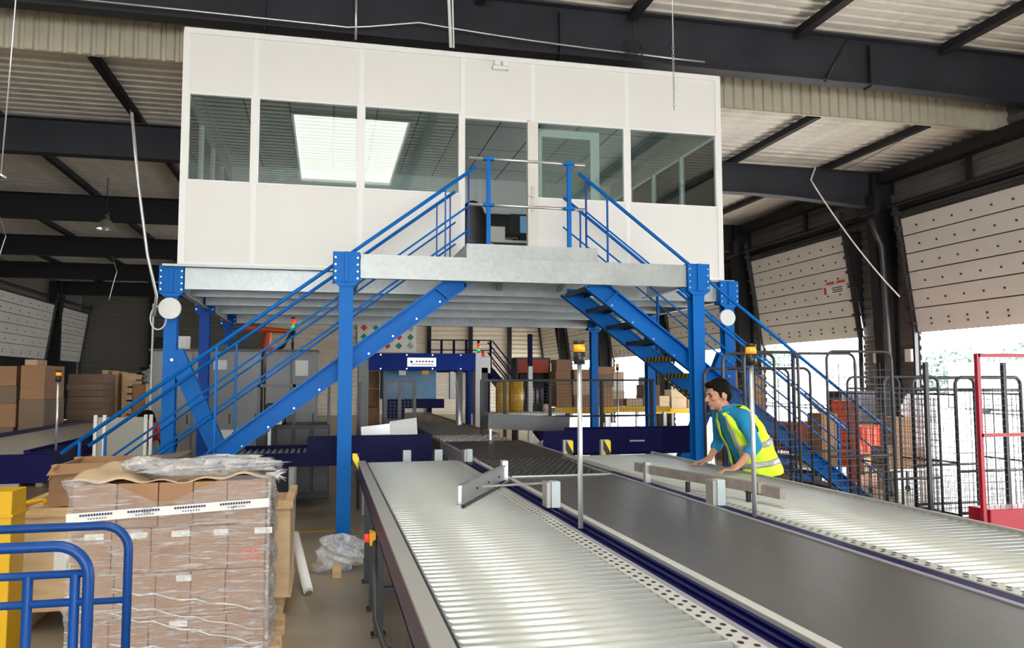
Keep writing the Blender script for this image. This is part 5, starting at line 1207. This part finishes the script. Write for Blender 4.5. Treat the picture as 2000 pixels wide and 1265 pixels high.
t=thing('leaning_plank','light wooden plank leaning behind the brick-red skip','plank',(9.4,13.9,0));MB().bar((9.1,13.85,1.5),(9.9,13.85,.75),.12,.08).bar((9.9,13.85,.75),(9.9,13.9,.0),.06,.06).build('plank_board',WOOD,t)
tag(B(10.1,10.9,14.15,14.6,.9,1.55).build('black_box',BLACK,bevel=.02),'black box unit standing beside the right dock column','box')
tag(B(10.15,10.85,14.18,14.58,0,.898).build('box_stand',CABD),'dark stand under the black box unit','stand')
for x0,x1,y,z0,z1,l in((8.55,8.95,16.2,0,2.05,'tall tan carton tower by the second dock opening, left one'),(9.5,9.75,16.4,0,1.9,'narrow brown carton tower by the second dock opening, right one'),(7.9,8.2,11.6,.35,1.22,'upright brown carton seen through the dark cages'),(9.15,9.45,11.4,.45,1.15,'dark brown carton seen through the thick cage post')):
    o=B(x0,x1,y,y+.4,z0,z1).build('cardboard_box',CARD,bevel=.01);tag(o,l,'box')
tag(B(7.85,8.3,11.55,12.05,0,.348).build('box_stand',ALU),'pale stand under the upright brown carton behind the cages','stand')
tag(B(9.1,9.5,11.35,11.85,0,.448).build('box_stand',ALU),'pale stand under the dark brown carton behind the cages','stand')
tag(B(8.35,9.02,10.6,11.0,.42,.74).build('cardboard_box',CARD,bevel=.01),'low wide brown carton on a trolley right of the thick cage post','box')
tt=thing('low_trolley','low grey trolley under the wide brown carton','trolley',(8.7,10.8,0))
MB().box(8.3,9.1,10.5,11.1,.39,.418).build('deck',ALU,tt)
for x in(8.36,9.04):
    for y in(10.56,11.04):MB().box(x-.015,x+.015,y-.015,y+.015,.1,.39).cyl((x-.015,y,.05),(x+.015,y,.05),.05,12).build('caster',CAGEM,tt)
t=thing('white_sacks','heap of white film-wrapped sacks beside the black box','sacks',(11,12.9,0))
for k,(x,z) in enumerate(((11.38,.3),(11.5,.8),(11.4,1.2))):
    m=MB();c,r3,fn=crump(x,14.1-.6,z,.35,.3,.28,50+k);m.ell(c,r3,30,16,fn=fn).build('sack',FILM2,t)
tag(MB().cyl((11.3,9.6,0),(11.3,9.6,2.0),.05,12).build('bollard',CAGEM),'dark standing post near the right-edge dock opening','post')
t=thing('yard_pole','thin dark pole in the right-edge dock opening','pole',(12.6,10.5,0));MB().box(12.57,12.63,10.4,10.46,-.03,2.2).build('pole',REDP,t)
# ---------------------------------------------------------------- services overhead
def cable(name,pts,r,mm,label,cat='cable',n=6):
    return tag(MB().tube(pts,r,n).build(name,mm),label,cat)
def sag(p,q,s,n=14):
    p=V(p);q=V(q);return [p.lerp(q,k/n)-V((0,0,s*4*(k/n)*(1-k/n))) for k in range(n+1)]
cable('conduit',[(-6,10.93,6.70),(-2,10.93,6.68),(.2,10.93,6.66),(.5,10.93,6.70)]+sag((1.2,10.93,6.83),(4.0,10.93,6.69),.02)+[(4.5,10.93,6.68),(5.6,10.93,6.66)],.014,ALU,'thin silver cable running along the lower edge of the big girder')
cable('conduit',[(.32,10.94,7.4),(.32,10.94,6.5)],.02,ALU,'short silver conduit dropping down the girder above the cabin left part')
cable('conduit',[(1.52,9.9,7.38),(1.48,10.0,6.8),(1.52,10.05,6.13)],.022,PAPER,'white cable dropping from the roof to the cabin top')
cable('conduit',[(1.56,9.9,7.38),(1.53,10.0,6.8),(1.56,10.06,6.13)],.012,PAPER,'thin grey cable beside the white cable dropping to the cabin top')
cable('conduit',[(-2.20,9.55,4.80),(-2.12,9.6,4.0),(-2.02,9.7,3.2),(-1.93,9.8,2.75),(-1.97,9.9,2.52)],.018,ALU,'silver cable hanging down left of the cabin to the left disc','cable')
cable('conduit',[(-2.20,9.55,4.79),(-3.25,14.0,6.27)],.006,ALU,'thin wire from the left roof purlin holding the hanging silver cable','cable')
pcd=thing('pull_cord','thin pull cord with a metal bar handle hanging from the roof near the left edge','cord',(-2.56,7,3.4))
MB().tube([(-2.35,7.0,7.4),(-2.50,7.0,5.2),(-2.56,7.0,3.42)],.006,6).build('cord',ALU,pcd);MB().tube([(-2.62,7.0,3.44),(-2.52,7.0,3.38)],.012,8).build('handle',STEEL,pcd)
ch=thing('chain','steel chain hanging in front of the right part of the cabin','chain',(3.95,8.5,4.95))
for k in range(34):
    z=4.97+k*.043;a=0 if k%2 else math.pi/2
    if z>5.75:break
    MB().tube([(3.95+.012*math.cos(q)*math.cos(a),8.5+.012*math.cos(q)*math.sin(a),z+.026*math.sin(q)) for q in[i*math.pi/5 for i in range(10)]],.004,5,closed=True).build('link',STEEL,ch)
MB().tube([(3.95,8.5,5.76),(3.95,8.5,7.38)],.007,6).build('hanging_wire',STEEL,ch)
co_=thing('cable_coil','loose coil of dark cable hung on the big girder over the cabin','cable',(4.4,10.88,6.6))
for k in range(5):MB().tube([(4.40+.03*math.sin(k*2)+(.12+.012*k)*math.cos(a),10.86-.01*k,6.72+.03*math.cos(k*3)+(.13-.01*k)*math.sin(a)) for a in[i*math.pi/9 for i in range(18)]],.006,6,closed=True).build('cable_turn',BLACK,co_)
MB().tube([(4.4,10.85,6.85),(4.4,10.88,7.22)],.006,6).build('tie_wire',BLACK,co_)
cable('conduit',[(9.95,14.55,6.24),(9.80,14.5,5.95),(9.85,14.45,5.8)]+sag((9.85,14.45,5.8),(11.55,14.2,3.55),.12)+[(11.6,14.2,3.5)],.017,PAPER,'white cable sagging from the right rafter down to the dock column')
cable('conduit',sag((9.85,14.5,5.9),(10.35,12.2,6.25),.05),.006,CAGEM,'thin wire running along the right purlin','wire')
lp=thing('pendant_lamp','round metal high-bay lamp hanging from the left roof','lamp',(-4.95,19.5,5.3))
MB().tube([(-4.95,19.5,5.24),(-4.95,19.5,5.30),(-4.95,19.5,5.40),(-4.95,19.5,5.46)],0,24,rs=[.20,.19,.13,.06],cap=False).build('reflector',STEEL,lp);MB().cyl((-4.95,19.5,5.46),(-4.95,19.5,5.62),.06,16).build('gear_box',CAGEM,lp);MB().tube([(-4.95,19.5,5.62),(-4.95,19.5,6.42)],.008,6).build('cord',BLACK,lp)
MB().ell((-4.95,19.5,5.31),(.07,.07,.09),14,10).build('bulb',PAPER,lp)
for x,y,z0,l in((-7.6,20.8,4.3,'far left'),(-6.6,26.8,4.3,'left, further back')):
    cable('cable_loop',sag((x,y,z0+1.4),(x+.15,y,z0+.9),0)+sag((x+.15,y,z0+.9),(x-.05,y,z0),-.05),.012,ALU,'pale cable dangling from a dark rafter, '+l)
# ---------------------------------------------------------------- camera, light, view
f,pi_,ya,ro=1550.3,0.07259,0.22858,-0.00186
cy,sy=math.cos(ya),math.sin(ya);cp,sp=math.cos(pi_),math.sin(pi_)
F=V((sy*cp,cy*cp,sp));R0=V((cy,-sy,0));U0=R0.cross(F)
Rt=math.cos(ro)*R0+math.sin(ro)*U0;U=-math.sin(ro)*R0+math.cos(ro)*U0
cam=bpy.data.cameras.new('camera');co=bpy.data.objects.new('camera',cam);COL.objects.link(co)
M=Matrix((Rt,U,-F)).transposed().to_4x4();M.translation=V((0,0,1.75));co.matrix_world=M
cam.sensor_width=36;cam.lens=f/2000*36;cam.clip_start=.05;cam.clip_end=300
S.camera=co
w=bpy.data.worlds.new('sky');S.world=w;w.use_nodes=True;bg=w.node_tree.nodes['Background'];bg.inputs[0].default_value=(.93,.97,1,1);bg.inputs[1].default_value=12.0
sun=bpy.data.lights.new('sun','SUN');sun.energy=5;sun.angle=.05;sun.color=(1,.96,.9);so=bpy.data.objects.new('sun',sun);COL.objects.link(so);so.rotation_euler=(R(-20),R(18),0)
S.view_settings.view_transform='Standard';S.view_settings.look='None';S.view_settings.gamma=1;S.view_settings.exposure=0.0
S.view_settings.use_curve_mapping=False
try:
    S.cycles.max_bounces=10;S.cycles.diffuse_bounces=5;S.cycles.glossy_bounces=5;S.cycles.transparent_max_bounces=24;S.cycles.use_denoising=True
    S.cycles.sample_clamp_indirect=8
except Exception:pass
